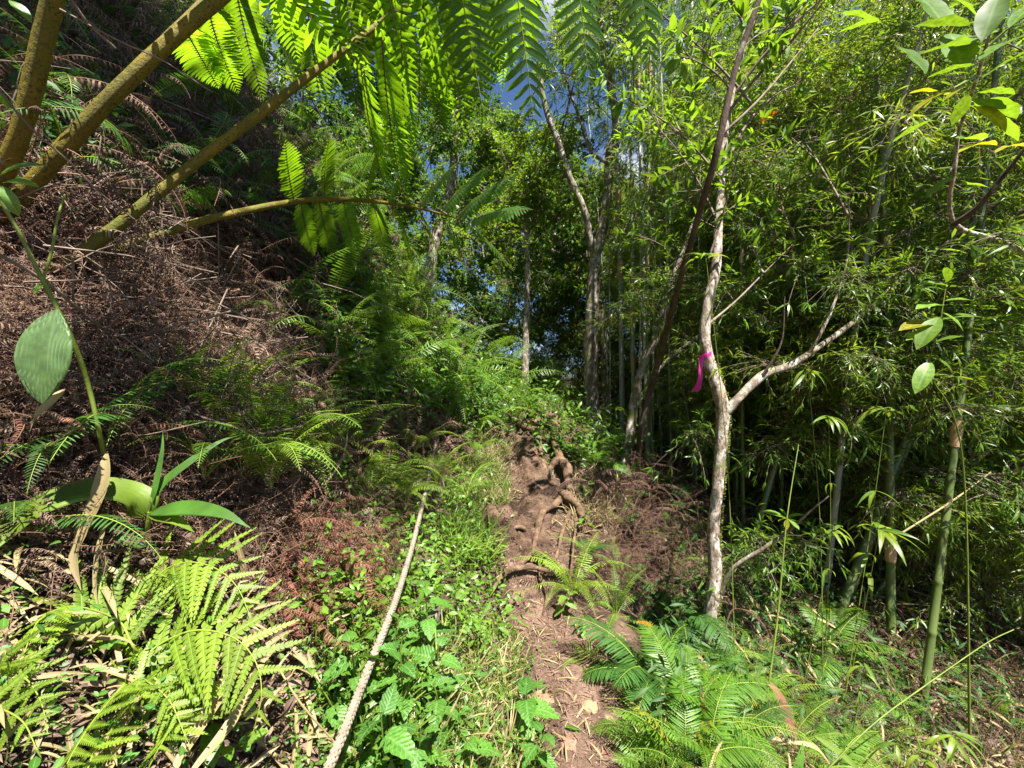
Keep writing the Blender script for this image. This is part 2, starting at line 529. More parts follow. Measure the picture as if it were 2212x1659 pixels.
M_RIBBON = leaf_mat('pink_ribbon_tape', (.75, .03, .30), (.82, .05, .38), (.9, .05, .4), .35, .35, .5, vary=.12)
# wood and ground
M_BARK = solid_mat('mottled_bark', [(.32, (.06, .045, .035)), (.43, (.20, .15, .11)), (.53, (.34, .29, .235)), (.64, (.58, .56, .52))], 30., .85, .5, 46.,
                   extra=[(34., .56, .63, (.12, .085, .06)), (5., .60, .72, (.36, .24, .15)), (7., .60, .70, (.13, .15, .03))], stretch=(1, 1, .55))
M_BARK_DK = solid_mat('dark_bark', [(.3, (.035, .024, .018)), (.7, (.12, .085, .06))], 18., .9, .5, 50., extra=[(9., .62, .7, (.26, .23, .19))], stretch=(1, 1, .4))
M_BARK_LICHEN = solid_mat('lichen_bark', [(.3, (.06, .045, .035)), (.48, (.17, .135, .10)), (.64, (.42, .39, .34))], 17., .85, .5, 44.,
                          extra=[(6., .54, .64, (.13, .16, .035)), (40., .6, .66, (.07, .055, .045))], stretch=(1, 1, .6))
M_MOSS = solid_mat('moss', [(.3, (.09, .12, .015)), (.7, (.22, .24, .04))], 60., .95, .8, 160.)
M_TWIG = solid_mat('dry_twig', [(.3, (.09, .06, .045)), (.7, (.27, .21, .165))], 25., .8, .3, 80., stretch=(1, 1, .3))
M_STIPE = solid_mat('speckled_fern_stalk', [(.3, (.085, .075, .006)), (.7, (.20, .15, .010))], 6., .6, .5, 90., extra=[(150., .54, .62, (.045, .032, .006)), (3.5, .54, .70, (.09, .10, .008)), (22., .62, .7, (.05, .03, .008))], spec=.3)
M_RACHIS = solid_mat('green_fern_rib', [(.3, (.14, .20, .02)), (.7, (.22, .28, .04))], 20., .5, .1)
M_RACHIS_DK = solid_mat('brown_fern_rib', [(.3, (.10, .05, .03)), (.7, (.22, .12, .07))], 20., .6, .1)
M_STEM = solid_mat('green_stem', [(.3, (.09, .14, .02)), (.7, (.17, .21, .035))], 20., .5, .15)
M_CULM = solid_mat('green_bamboo_culm', [(.3, (.05, .085, .02)), (.7, (.12, .16, .045))], 6., .38, .1, extra=[(3., .56, .7, (.20, .21, .13))], spec=.5, stretch=(1, 1, .3))
M_CULM_PALE = solid_mat('grey_bamboo_culm', [(.3, (.20, .22, .17)), (.7, (.46, .46, .42))], 6., .5, .1, extra=[(4., .55, .7, (.62, .61, .58))], stretch=(1, 1, .25))
M_SHEATH = solid_mat('tan_bamboo_sheath', [(.3, (.32, .20, .10)), (.7, (.55, .40, .24))], 10., .6, .2, 60., stretch=(1, 1, .2))
M_ROOT = solid_mat('root_bark', [(.3, (.045, .026, .016)), (.5, (.13, .08, .048)), (.75, (.26, .17, .10))], 19., .9, .9, 60., stretch=(1, 1, 1))
M_ROPE = solid_mat('weathered_rope', [(.3, (.15, .115, .085)), (.7, (.34, .28, .21))], 40., .9, .3, 120.)
M_GROUND = solid_mat('forest_soil', [(.25, (.030, .018, .012)), (.5, (.075, .045, .030)), (.75, (.15, .095, .065))], 5., .95, .7, 30.,
                     extra=[(22., .60, .68, (.22, .15, .10)), (1.4, .56, .70, (.06, .065, .02))], bdist=.03)
M_PATH = solid_mat('trodden_earth', [(.28, (.04, .023, .016)), (.5, (.125, .076, .053)), (.72, (.25, .165, .12))], 7., .95, .8, 55.,
                   extra=[(60., .60, .66, (.36, .24, .16)), (30., .62, .70, (.06, .032, .024))], bdist=.02)
M_MUD = solid_mat('worn_clay_bank', [(.25, (.055, .03, .02)), (.5, (.16, .095, .062)), (.78, (.30, .20, .135))], 9., .95, 1.0, 34., stretch=(.8, 1, 2.4), extra=[(26., .56, .64, (.045, .026, .016)), (3., .58, .68, (.07, .075, .02))], bdist=.05)
M_STONE = solid_mat('tan_stone', [(.3, (.26, .15, .08)), (.7, (.48, .32, .17))], 25., .85, .5)
M_STONE_R = solid_mat('reddish_stone', [(.3, (.26, .10, .07)), (.7, (.44, .22, .15))], 25., .85, .5)
M_ROCK = solid_mat('dark_rock', [(.3, (.04, .035, .03)), (.7, (.13, .11, .09))], 9., .9, .7, 30., extra=[(6., .55, .7, (.09, .10, .03))])
# ------------------------------------------------------------------ setting: ground, path, clay step
def sinh_axis(lo, hi, mid, n, k):
    a = np.arcsinh((lo-mid)*k); b = np.arcsinh((hi-mid)*k)
    return mid + np.sinh(np.linspace(a, b, n))/k

def grid_faces(nx, ny):
    i, j = np.meshgrid(np.arange(nx-1), np.arange(ny-1), indexing='ij')
    a = i*ny+j
    return np.stack([a, a+ny, a+ny+1, a+1], -1).reshape(-1, 4)

gx = sinh_axis(-160, 160, -.2, 300, 1.1); gy = sinh_axis(-60, 200, 2.6, 300, .9)
XX, YY = np.meshgrid(gx, gy, indexing='ij')
ZZ = H(XX, YY)
# hold the far ground level with the path so that it reaches the horizon
g = Geo().add(np.stack([XX, YY, ZZ], -1).reshape(-1, 3), grid_faces(300, 300))
o = link('ground', g.build('ground', M_GROUND)); o['kind'] = 'structure'
o['label'] = 'dark forest soil rising into a steep bank'

py_ = np.concatenate([np.arange(-3, .6, .1), np.arange(.6, 3.02, .02)])
pu = np.linspace(-1, 1, 44)
PU, PY = np.meshgrid(pu, py_, indexing='ij')
hw = .29 + .07*np.sin(PY*2.1) + .05*np.sin(PY*5.3+1) + .03*np.sin(PY*13+PU*2)
PX = cx_of(PY) + .05 + PU*hw
PZ = H(PX, PY) + .010*(1-PU**4) - .03*PU**8 + .004 + .012*smooth_noise(PX*9, PY*9, 1.) * (1-PU**2)
g = Geo().add(np.stack([PX, PY, PZ], -1).reshape(-1, 3), grid_faces(len(pu), len(py_)))
path = link('path', g.build('path', M_PATH)); path['kind'] = 'structure'
path['label'] = 'narrow trodden earth trail covered in brown litter'

def surf(x, y):
    return H(x, y)

# clay step that the trail climbs: ridged, worn, with undercut
def clay_step():
    base = on_ground(.05, 3.9)
    root = thing('clay_step', 'worn ridged brown clay step climbing below the tangled roots', 'earth bank', base)
    ny, nx = 130, 60
    u = np.linspace(-1, 1, nx); v = np.linspace(0, 1, ny)
    U, Vv = np.meshgrid(u, v, indexing='ij')
    # control line of the worn chute, seen from below
    c = spline([G(1165, 1225), G(1150, 1140)+[0, 0, .05], G(1170, 1060)+[0, 0, .05], G(1150, 1000)+[0, 0, .05], G(1135, 950)+[0, 0, .03], G(1150, 900)], ny)
    wid = np.interp(v, [0, .3, .6, 1], [.17, .19, .17, .13])
    X = c[:, 0][None] + U*wid[None]
    Y = c[:, 1][None] + 0*U + .05*U**2
    Z = np.maximum(c[:, 2][None], H(X, Y)) + .05*(1-U**2) + .014*np.sin(Vv*62+4*np.sin(U*3.1+Vv*4)+2*np.sin(Vv*9)) * (1-.6*U**2)
    Z += .035*smooth_noise(X*6, Y*6, 3.) + .02*smooth_noise(X*17, Y*17, 5.) + .012*smooth_noise(X*40, Y*40, 1.) - .12*np.abs(U)**4
    g = Geo().add(np.stack([X, Y, Z], -1).reshape(-1, 3), grid_faces(nx, ny))
    link('worn_clay', g.build('worn_clay', M_MUD, base), root)
    # the darker undercut face left of it, fluted
    ny, nx = 30, 46
    u = np.linspace(0, 1, nx); v = np.linspace(0, 1, ny)
    U, Vv = np.meshgrid(u, v, indexing='ij')
    a = G(1040, 1190); b = G(1120, 1180)
    A = a[None, None] + (b-a)[None, None]*U[..., None]
    top = np.array([0, .20, .26])
    S = A + top[None, None]*Vv[..., None]
    S[..., 1] += .012*np.sin(U*27+2.2*np.sin(U*5)+.9*np.sin(Vv*5)) - .05*np.sin(PI*Vv) + .03*smooth_noise(S[..., 0]*14, S[..., 2]*14, 2.)
    S[..., 2] += .012*np.sin(U*11)
    S[..., 1] += .10*np.abs(2*U-1)**3
    g = Geo().add(S.reshape(-1, 3), grid_faces(nx, ny))
    link('fluted_face', g.build('fluted_face', M_MUD, base), root)
clay_step()

# exposed roots over the step
def roots():
    base = P(1170, 1000, 4.0); base[2] = float(H(base[0], base[1]))
    root = thing('tree_roots', 'thick knotted brown tree roots twisting over the clay step', 'roots', base)
    def r(pl, rad, k=9, seed=1):
        pts = []
        for (px, py, dz) in pl:
            p = G(px, py); pts.append(p + [0, -.03, dz])
        g = tube(Geo(), spline(pts, 44), np.array(rad)*.72, k, rough=.24, seed=seed)
        link('root', g.build('root', M_ROOT, base), root)
    r([(1095, 905, .06), (1130, 935, .08), (1160, 955, .10), (1170, 1000, .08), (1180, 1045, .05), (1196, 1080, .02)], [.024, .045, .042, .034, .03, .022], seed=2)
    r([(1150, 930, .08), (1180, 922, .13), (1203, 935, .13), (1195, 975, .12), (1208, 1010, .11), (1225, 1040, .10), (1228, 1075, .07), (1238, 1105, .02)], [.05, .06, .055, .046, .05, .056, .046, .03], seed=3)
    r([(1178, 1052, .02), (1190, 1030, .10), (1212, 1022, .13), (1225, 1038, .11)], [.028, .04, .042, .05], seed=4)
    r([(1210, 1085, .10), (1235, 1105, .10), (1252, 1120, .08), (1262, 1150, .0)], [.045, .05, .04, .025], seed=5)
    r([(1225, 1075, .06), (1200, 1105, .07), (1172, 1130, .09), (1160, 1165, .07), (1148, 1200, .03), (1110, 1225, .0)], [.03, .035, .036, .03, .026, .02], seed=6)
    r([(1230, 1110, .02), (1215, 1150, .03), (1205, 1190, .02), (1190, 1230, .0)], [.022, .02, .017, .012], seed=7)
    r([(1060, 1285, .02), (1090, 1255, .06), (1140, 1240, .06), (1200, 1248, .05), (1240, 1240, .0)], [.014, .022, .024, .022, .012], seed=8)
    r([(1160, 1170, .04), (1120, 1150, .05), (1080, 1165, .03), (1050, 1200, .0)], [.018, .02, .018, .01], seed=9)
    r([(1185, 925, .10), (1160, 920, .13), (1135, 915, .11), (1118, 925, .04)], [.04, .055, .05, .02], seed=10)
    r([(1245, 1120, .02), (1240, 1170, .05), (1235, 1215, .05), (1228, 1260, .0)], [.014, .014, .012, .008], seed=12)
    r([(1175, 1210, .03), (1165, 1250, .05), (1180, 1290, .04), (1170, 1330, .0)], [.012, .013, .011, .008], seed=13)
roots()
# ------------------------------------------------------------------ leafy branch prototypes
def arc(L, e0, e1, n=20, bend=0.0, power=1.0):
    "curve from the origin towards +Y whose elevation turns from e0 to e1 (degrees)"
    t = np.linspace(0, 1, n)
    e = np.radians(e0 + (e1-e0)*t**power)
    yaw = np.radians(bend)*t
    d = np.stack([np.cos(e)*np.sin(yaw), np.cos(e)*np.cos(yaw), np.sin(e)], 1)
    return np.vstack([[0, 0, 0], np.cumsum(d[:-1]*L/(n-1), axis=0)])

def at_s(pts, s):
    n = len(pts); x = np.asarray(s)*(n-1)
    return np.stack([np.interp(x, np.arange(n), pts[:, k]) for k in range(3)], 1)

def rand_dir(n, rng, up=0.0):
    v = rng.normal(size=(n, 3)); v[:, 2] += up
    return unit(v)

T_BLEAF = leaf_t(.13, 3, 'lance', .0, .35, mid=False)
T_BLEAF2 = leaf_t(.16, 4, 'lance', .25, .45)
T_LANCE = leaf_t(.24, 4, 'lance', .25, .25)
T_ELLIP = leaf_t(.36, 6, 'ellip', .22, .25, wave=.08)
T_OBOV = leaf_t(.42, 5, 'obov', .2, .2)
T_OVATE = leaf_t(.62, 6, 'ovate', .18, .3)
T_SMALL = leaf_t(.5, 2, 'ellip', .2, .1)

def bamboo_spray(seed, L=1.0, ntw=44, nl=12, leaf=(.065, .12)):
    rng = np.random.default_rng(seed)
    g = Geo()
    main = arc(L, 35, -25, 14, rng.uniform(-30, 30))
    tube(g, main, [.006, .0025], 4, 1, cap=False)
    D, Pp, S = [], [], []
    for i in range(ntw):
        s = rng.uniform(.12, 1)
        b = at_s(main, [s])[0]
        d = unit(rng.normal(size=3)*[.9, .7, .55] + [0, .6, .05])
        tl = rng.uniform(.12, .45)
        tw = np.stack([b + d*tl*t + np.array([0, 0, -.10])*t*t for t in np.linspace(0, 1, 6)])
        tube(g, tw, [.0025, .0012], 3, 1, cap=False)
        k = max(5, int(rng.integers(nl-4, nl+3)))
        sp = np.concatenate([rng.uniform(.25, 1, k-4), np.full(4, 1.0)])
        pos = at_s(tw, sp)
        dd = unit(d[None]*.75 + rng.normal(size=(k, 3))*[.55, .55, .35] + [0, 0, -.28])
        D.append(dd); Pp.append(pos); S.append(rng.uniform(*leaf, k))
    D = np.concatenate(D); Pp = np.concatenate(Pp); S = np.concatenate(S)
    N = unit(rng.normal(size=D.shape)*.55 + [0, 0, 1])
    g.inst(T_BLEAF, frames(D, N), Pp, S, 0, rng.random(len(S)))
    return g

def rosette_spray(seed, T, L=.8, ntw=9, nl=8, leaf=(.08, .13), spread=.8, mats=None):
    rng = np.random.default_rng(seed)
    g = Geo()
    main = arc(L, 40, 5, 10, rng.uniform(-25, 25))
    tube(g, main, [.009, .004], 5, 1, cap=False)
    D, Pp, S = [], [], []
    for i in range(ntw):
        s = 1.0 if i == 0 else rng.uniform(.2, 1)
        b = at_s(main, [s])[0]
        d = unit(rng.normal(size=3)*[.8, .6, .5] + [0, .5, .25])
        tl = rng.uniform(.10, .30)
        tw = np.stack([b + d*tl*t for t in np.linspace(0, 1, 4)])
        tube(g, tw, [.004, .002], 4, 1, cap=False)
        k = nl + rng.integers(-2, 3)
        pos = at_s(tw, np.concatenate([rng.uniform(.4, 1, k//2), np.full(k-k//2, 1.)]))
        a = rng.uniform(0, 2*PI, k)
        x = unit(np.cross(d, rng.normal(size=3))); y = np.cross(d, x)
        dd = unit(d[None]*rng.uniform(.1, .9, k)[:, None] + spread*(np.cos(a)[:, None]*x + np.sin(a)[:, None]*y) + [0, 0, -.05])
        D.append(dd); Pp.append(pos); S.append(rng.uniform(*leaf, k))
    D = np.concatenate(D); Pp = np.concatenate(Pp); S = np.concatenate(S)
    N = unit(rng.normal(size=D.shape)*.45 + [0, 0, 1])
    g.inst(T, frames(D, N), Pp, S, 0, rng.random(len(S)))
    return g

BAM = [bamboo_spray(s).build('leafy_branch', [M_BAMBOO, M_TWIG]) for s in range(40, 45)]
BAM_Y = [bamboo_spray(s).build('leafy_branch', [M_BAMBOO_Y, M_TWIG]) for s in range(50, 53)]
BAM_BIG = [bamboo_spray(s, .75, 9, 7, (.13, .2)).build('leafy_branch', [M_BAMBOO, M_STEM]) for s in range(60, 63)]
LAN = [rosette_spray(s, T_LANCE, .8, 10, 9, (.08, .14)).build('leafy_branch', [M_BROAD, M_TWIG]) for s in range(70, 74)]
SMA = [rosette_spray(s, T_SMALL, .9, 46, 12, (.045, .075), 1.0).build('leafy_branch', [M_VINE, M_TWIG]) for s in range(80, 84)]
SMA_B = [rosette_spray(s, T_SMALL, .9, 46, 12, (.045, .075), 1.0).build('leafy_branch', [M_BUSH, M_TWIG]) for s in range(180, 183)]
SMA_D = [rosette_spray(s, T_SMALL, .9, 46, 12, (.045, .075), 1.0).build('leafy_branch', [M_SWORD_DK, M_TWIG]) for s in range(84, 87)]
ELL = [rosette_spray(s, T_ELLIP, .5, 5, 6, (.10, .17), 1.0).build('leafy_branch', [M_BROAD, M_TWIG]) for s in range(90, 93)]

def spray_R(rng, yaw, pitch, roll=None):
    cy, sy = math.cos(yaw), math.sin(yaw); cp, sp = math.cos(pitch), math.sin(pitch)
    d = np.array([cy*cp, sy*cp, sp])
    n = unit(np.array([0, 0, 1.]) + (rng.normal(size=3)*.3))
    return frames(d, n)[0]

def limb(root, base, pl, rad, mat, name='limb', k=9, n=40, rough=.07, seed=1):
    pts = np.array([P(*q) if isinstance(q, tuple) else q for q in pl])
    g = tube(Geo(), spline(pts, n), rad, k, rough=rough, seed=seed)
    return link(name, g.build(name, mat, base), root), spline(pts, n)

# ------------------------------------------------------------------ the tree that wears the ribbon
def ribbon_tree():
    b = G(1533, 1400); Y = b[1]
    root = thing('slender_tree', 'mottled pale barked forked tree with a pink ribbon tied round it', 'tree', b)
    tr, c = limb(root, b, [b-[0, 0, .1], (1534, 1340, Y), (1545, 1230, Y), (1541, 1150, Y), (1552, 1030, Y), (1562, 900, Y), (1552, 845, Y), (1531, 780, Y), (1522, 725, Y),
                           (1530, 650, Y), (1546, 580, Y), (1553, 470, Y+.05), (1560, 350, Y+.1), (1572, 240, Y+.15), (1598, 130, Y+.2), (1625, 0, Y+.25), (1650, -180, Y+.3), (1640, -420, Y+.35)],
                 [.060, .044, .039, .038, .038, .042, .034, .029, .027, .024, .023, .023, .023, .021, .018, .015, .010], M_BARK, 'trunk', 14, 110, .09, 4)
    limb(root, b, [(1562, 900, Y), (1585, 872, Y-.02), (1625, 830, Y), (1655, 806, Y+.02), (1705, 790, Y+.05), (1765, 752, Y+.1), (1850, 690, Y+.15), (1950, 600, Y+.2), (2050, 520, Y+.2), (2150, 440, Y+.2), (2300, 300, Y+.2)],
         [.034, .028, .024, .021, .017, .012, .008, .006, .005, .004, .003], M_BARK_LICHEN, 'limb', 9, 60, .13, 5)
    limb(root, b, [(1745, 765, Y+.08), (1770, 725, Y+.05), (1800, 660, Y+.05), (1830, 560, Y+.05), (1835, 430, Y)], [.013, .010, .008, .006, .003], M_BARK_LICHEN, 'limb', 6, 26, .1, 6)
    limb(root, b, [(1640, 820, Y), (1668, 780, Y-.05), (1690, 730, Y-.08), (1695, 640, Y-.1)], [.009, .007, .005, .003], M_BARK_DK, 'limb', 6, 20, .1, 7)
    limb(root, b, [(1550, 1290, Y), (1570, 1250, Y-.05), (1592, 1220, Y-.1), (1640, 1190, Y-.15), (1700, 1150, Y-.2), (1755, 1100, Y-.3), (1790, 1072, Y-.35)],
         [.02, .015, .013, .012, .010, .007, .004], M_BARK_LICHEN, 'limb', 7, 30, .12, 8)
    limb(root, b, [(1575, 240, Y+.12), (1640, 160, Y), (1700, 100, Y-.2), (1790, -10, Y-.4)], [.012, .009, .007, .004], M_TWIG, 'limb', 6, 20, .1, 9)
    limb(root, b, [(1530, 700, Y), (1590, 650, Y+.15), (1650, 590, Y+.25), (1720, 520, Y+.3)], [.010, .007, .005, .003], M_TWIG, 'limb', 6, 20, .1, 10)
    # moss down the lower right side of the trunk
    rng = np.random.default_rng(3)
    g = Geo()
    i = rng.integers(1, 36, 1400)
    a = rng.normal(-.35, .55, 1400)
    r = .041+.012*np.exp(-i/6.)
    pos = c[i] + np.stack([np.cos(a)*r, np.sin(a)*r, rng.uniform(-.05, .05, 1400)], 1)
    keep = smooth_noise(pos[:, 2]*3, a*1.5, 1.) > -.12
    pos = pos[keep]
    out = unit(np.stack([np.cos(a), np.sin(a), .8+0*a], 1))[keep]
    g.inst(leaf_t(.55, 2, 'ellip', .3, .3, mid=False), frames(out, rand_dir(len(pos), rng)), pos, .016, 0)
    m = link('moss', g.build('moss', M_MOSS, b), root); m['kind'] = 'stuff'
    # leaves
    for (px, py, dy, yaw, pit, s, kind) in [(1545, 470, -.1, 3.6, .9, .9, LAN), (1530, 560, -.15, 4.4, 1.0, .8, LAN), (1600, 130, .1, .4, .5, 1.2, LAN), (1610, 60, .1, 2.7, .5, 1.3, LAN),
            (1640, -60, .1, -.6, .1, 1.3, LAN), (1640, -140, .2, 3.3, .1, 1.4, LAN), (1690, 110, -.2, .2, .6, 1.0, ELL), (1620, 220, 0, 3.4, .2, 1.1, LAN), (1590, 200, 0, -.4, .2, 1.2, LAN), (1580, 330, 0, .1, .4, 1.1, LAN),
            (1560, 400, 0, 2.9, .4, 1.1, LAN), (1835, 470, 0, 1.0, .9, 1.0, LAN), (1860, 600, .1, .5, .8, .8, ELL), (1955, 600, .2, .3, .7, 1.0, LAN), (2060, 515, .2, .6, .8, 1.1, ELL),
            (1650, 590, .2, .4, .8, .9, LAN), (1720, 520, .3, .7, .8, .9, LAN)]:
        p = P(px, py, Y+dy)-b
        put('leafy_branch', kind[rng.integers(len(kind))], root, spray_R(rng, yaw, pit), p, s)
    # little rosette at the end of the lowest branch
    rl = P(1700, 1120, Y-.22)-b
    m1 = Geo().add(*leaf_t(.42, 6, 'obov', .2, .25)).build('leaf', [M_RIBBED]); m2 = Geo().add(*leaf_t(.42, 6, 'obov', .2, .25)).build('leaf', [M_YELLOW])
    for yaw, pit, L, mm in ((.2, .35, .14, m1), (2.7, .4, .14, m1), (-.5, -.1, .11, m1), (-2.2, -.5, .08, m2), (3.4, .1, .08, m2), (-1.2, -.3, .09, m1), (1.4, .7, .09, m1)):
        put('leaf', mm, root, spray_R(rng, yaw, pit), rl, L)
    return b, Y
RB, RY = ribbon_tree()

def ribbon():
    c = P(1526, 768, RY)
    b = c
    root = thing('ribbon', 'bright pink plastic ribbon tied round the pale tree, tail hanging', 'ribbon', b)
    a = np.linspace(0, 2*PI, 33)
    r = .034
    ring = np.stack([np.cos(a)*r, np.sin(a)*r, .012*np.cos(a+.4)], 1)
    V = []
    for dz, dr in ((-.017, .001), (-.006, .003), (.006, .002), (.017, .0005)):
        q = ring.copy(); q[:, :2] *= 1+dr/r; q[:, 2] += dz + .002*np.sin(a*5+dz*300); V.append(q)
    V = np.stack(V)
    i, j = np.meshgrid(np.arange(3), np.arange(32), indexing='ij')
    F = np.stack([i*33+j, i*33+j+1, (i+1)*33+j+1, (i+1)*33+j], -1).reshape(-1, 4)
    link('band', Geo().add(V.reshape(-1, 3), F).build('band', M_RIBBON), root)
    # knot + tail
    n = 26
    t = np.linspace(0, 1, n)
    k0 = P(1513, 772, RY-.045)-b
    cen = np.stack([k0[0]-.008*np.sin(t*2)-.03*t**3, k0[1]-.012-.015*np.sin(t*3), k0[2]-.225*t], 1)
    wid = .020 + .005*np.sin(t*7)+.004*t
    ang = .15+.55*np.sin(t*5.2)
    side = np.stack([np.cos(ang), np.sin(ang), .15+0*t], 1)
    rows = []
    for s in (-1, -.4, .4, 1):
        q = cen + side*wid[:, None]*s; q[:, 1] += .006*np.cos(s*3+t*9); rows.append(q)
    V = np.stack(rows)
    i, j = np.meshgrid(np.arange(3), np.arange(n-1), indexing='ij')
    F = np.stack([i*n+j, i*n+j+1, (i+1)*n+j+1, (i+1)*n+j], -1).reshape(-1, 4)
    link('tail', Geo().add(V.reshape(-1, 3), F).build('tail', M_RIBBON), root)
    kn = tube(Geo(), np.array([k0+[-.012, -.008, .008], k0+[0, -.018, .002], k0+[.012, -.006, -.006]]), [.006, .013, .006], 8)
    link('knot', kn.build('knot', M_RIBBON), root)
ribbon()

# ------------------------------------------------------------------ other trunks
def plain_tree(label, pl, rad, mat, limbs=(), sprays=(), name='forest_tree', cat='tree', k=10, group=None, seed=1):
    b = np.array(pl[0]) if not isinstance(pl[0], tuple) else P(*pl[0])
    b = np.array([b[0], b[1], float(H(b[0], b[1]))])
    root = thing(name, label, cat, b, group)
    limb(root, b, [b-[0, 0, .15]]+list(pl[1:]), rad, mat, 'trunk', k, 60, .08, seed)
    for i, (lp, lr, lm) in enumerate(limbs): limb(root, b, lp, lr, lm, 'limb', 7, 36, .1, seed*7+i)
    rng = np.random.default_rng(seed+100)
    for (px, py, Y, yaw, pit, s, kind) in sprays:
        put('leafy_branch', kind[rng.integers(len(kind))], root, spray_R(rng, yaw, pit), P(px, py, Y)-b, s)
    return root, b

def spread(cx, cy, rx, ry, Y, dY, n, kinds, s, seed):
    r = np.random.default_rng(seed); out = []
    for _ in range(n):
        a = r.uniform(0, 2*PI); q = math.sqrt(r.random())
        x = cx+rx*q*math.cos(a); y = cy+ry*q*math.sin(a)
        out.append((x, y, Y+r.uniform(-dY, dY), r.uniform(0, 2*PI), r.uniform(-.3, .7), s*r.uniform(.7, 1.3), kinds[r.integers(len(kinds))] if isinstance(kinds[0], list) else kinds))
    return out

Yc = 6.0
plain_tree('straight tree trunk with two mossy limbs rising behind the root step',
           [G(1288, 935), (1281, 880, Yc), (1276, 780, Yc), (1279, 680, Yc), (1282, 600, Yc), (1286, 555, Yc), (1302, 490, Yc), (1312, 430, Yc), (1318, 330, Yc), (1332, 270, Yc), (1312, 150, Yc), (1296, 40, Yc), (1285, -150, Yc)],
           [.15, .105, .098, .093, .085, .08, .065, .062, .058, .052, .042, .034, .02], M_BARK_LICHEN,
           limbs=[([(1286, 560, Yc), (1272, 500, Yc-.05), (1262, 455, Yc-.1), (1230, 380, Yc-.1), (1203, 300, Yc-.1), (1180, 240, Yc-.1), (1160, 120, Yc-.1), (1150, -40, Yc)], [.06, .052, .046, .040, .036, .032, .025, .012], M_BARK_LICHEN),
                  ([(1335, 365, Yc), (1300, 345, Yc-.1), (1275, 325, Yc-.1), (1258, 270, Yc-.1), (1235, 210, Yc), (1218, 150, Yc)], [.03, .028, .026, .022, .018, .01], M_BARK_LICHEN),
                  ([(1205, 310, Yc-.1), (1240, 180, Yc), (1265, 60, Yc)], [.016, .012, .006], M_BARK_DK)],
           sprays=spread(1240, 170, 110, 120, Yc, .5, 7, LAN, .9, 5)+spread(1290, 40, 120, 60, Yc, .5, 6, SMA, .9, 6), seed=21)
plain_tree('lichen spotted slanting trunk in front of the grey bamboo canes',
           [G(1345, 1010), (1362, 930, 4.6), (1372, 850, 4.6), (1392, 780, 4.6), (1425, 715, 4.6), (1438, 640, 4.6), (1470, 560, 4.7), (1500, 470, 4.8)],
           [.06, .05, .046, .042, .036, .030, .024, .012], M_BARK_LICHEN, sprays=spread(1480, 520, 60, 90, 4.7, .3, 4, LAN, .8, 8), seed=22)
plain_tree('dark thin leaning trunk crossing in front of the ribbon tree top',
           [G(1374, 1000), (1386, 930, 4.3), (1402, 850, 4.2), (1424, 775, 3.9), (1441, 710, 3.55), (1462, 630, 3.15), (1482, 560, 2.9), (1508, 470, 2.7), (1548, 330, 2.5), (1588, 150, 2.45), (1640, 0, 2.4), (1700, -160, 2.4)],
           [.036, .033, .032, .029, .026, .023, .021, .020, .019, .018, .016, .011], M_BARK_DK,
           limbs=[([(1560, 290, 2.5), (1640, 215, 2.5), (1720, 120, 2.6), (1800, 20, 2.7)], [.009, .007, .005, .003], M_TWIG), ([(1410, 815, 4.05), (1450, 770, 4.1), (1520, 715, 4.2), (1600, 640, 4.3)], [.018, .014, .010, .004], M_BARK_LICHEN)],
           sprays=[(1575, 190, 2.45, 2.9, .2, .7, ELL), (1600, 110, 2.45, .2, .2, .7, ELL), (1520, 715, 4.2, .4, .5, .6, LAN)], seed=24)
plain_tree('pale leaning branchy tree behind the straight mossy limbed trunk',
           [on_ground(2.0, 9.0), (1300, 690, 9.0), (1268, 620, 8.8), (1225, 550, 8.6), (1185, 490, 8.5), (1165, 440, 8.4), (1150, 380, 8.4)],
           [.12, .10, .09, .085, .07, .05, .03], M_BARK_LICHEN, limbs=[([(1225, 550, 8.6), (1190, 540, 8.5), (1140, 470, 8.3), (1120, 420, 8.3)], [.05, .04, .03, .012], M_BARK_LICHEN)],
           sprays=spread(1200, 490, 100, 100, 8.5, .7, 12, SMA, 1.1, 9)+spread(1220, 610, 110, 80, 8.5, .8, 12, [SMA_D, SMA], 1.1, 19), seed=25)
# bright bush in the sky gap
plain_tree('sunlit yellow green leafy tree filling the sky gap over the trail', [on_ground(.2, 7.0), (1135, 760, 6.9), (1140, 600, 6.8), (1138, 480, 6.7), (1135, 380, 6.6)],
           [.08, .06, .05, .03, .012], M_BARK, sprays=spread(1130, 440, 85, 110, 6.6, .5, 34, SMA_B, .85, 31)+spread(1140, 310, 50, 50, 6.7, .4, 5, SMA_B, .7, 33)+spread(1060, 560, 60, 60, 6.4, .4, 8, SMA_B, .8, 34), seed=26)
plain_tree('vine draped dark leaved tree rising from the bank behind the fern fronds', [on_ground(-1.6, 7.5), (945, 500, 7.3), (975, 400, 7.2), (985, 280, 7.2), (985, 120, 7.2), (1000, -60, 7.2)],
           [.10, .085, .08, .07, .05, .03], M_BARK, sprays=spread(990, 380, 90, 170, 7.2, .6, 30, [SMA_D, SMA, SMA], 1.0, 37)+spread(970, 250, 50, 90, 7.2, .5, 5, [SMA_D], .9, 38), seed=27)
plain_tree('leafy tree on the upper bank showing between the drooping fronds', [on_ground(-3.6, 8.2), (770, 260, 8.0), (790, 150, 8.0), (800, 20, 8.0), (810, -120, 8.0)],
           [.10, .08, .07, .05, .03], M_BARK, sprays=spread(800, 420, 110, 90, 7.6, .6, 20, [SMA, SMA_D], 1.1, 39)+spread(760, 200, 120, 130, 8, .6, 14, [SMA_D], 1.1, 40), seed=28)

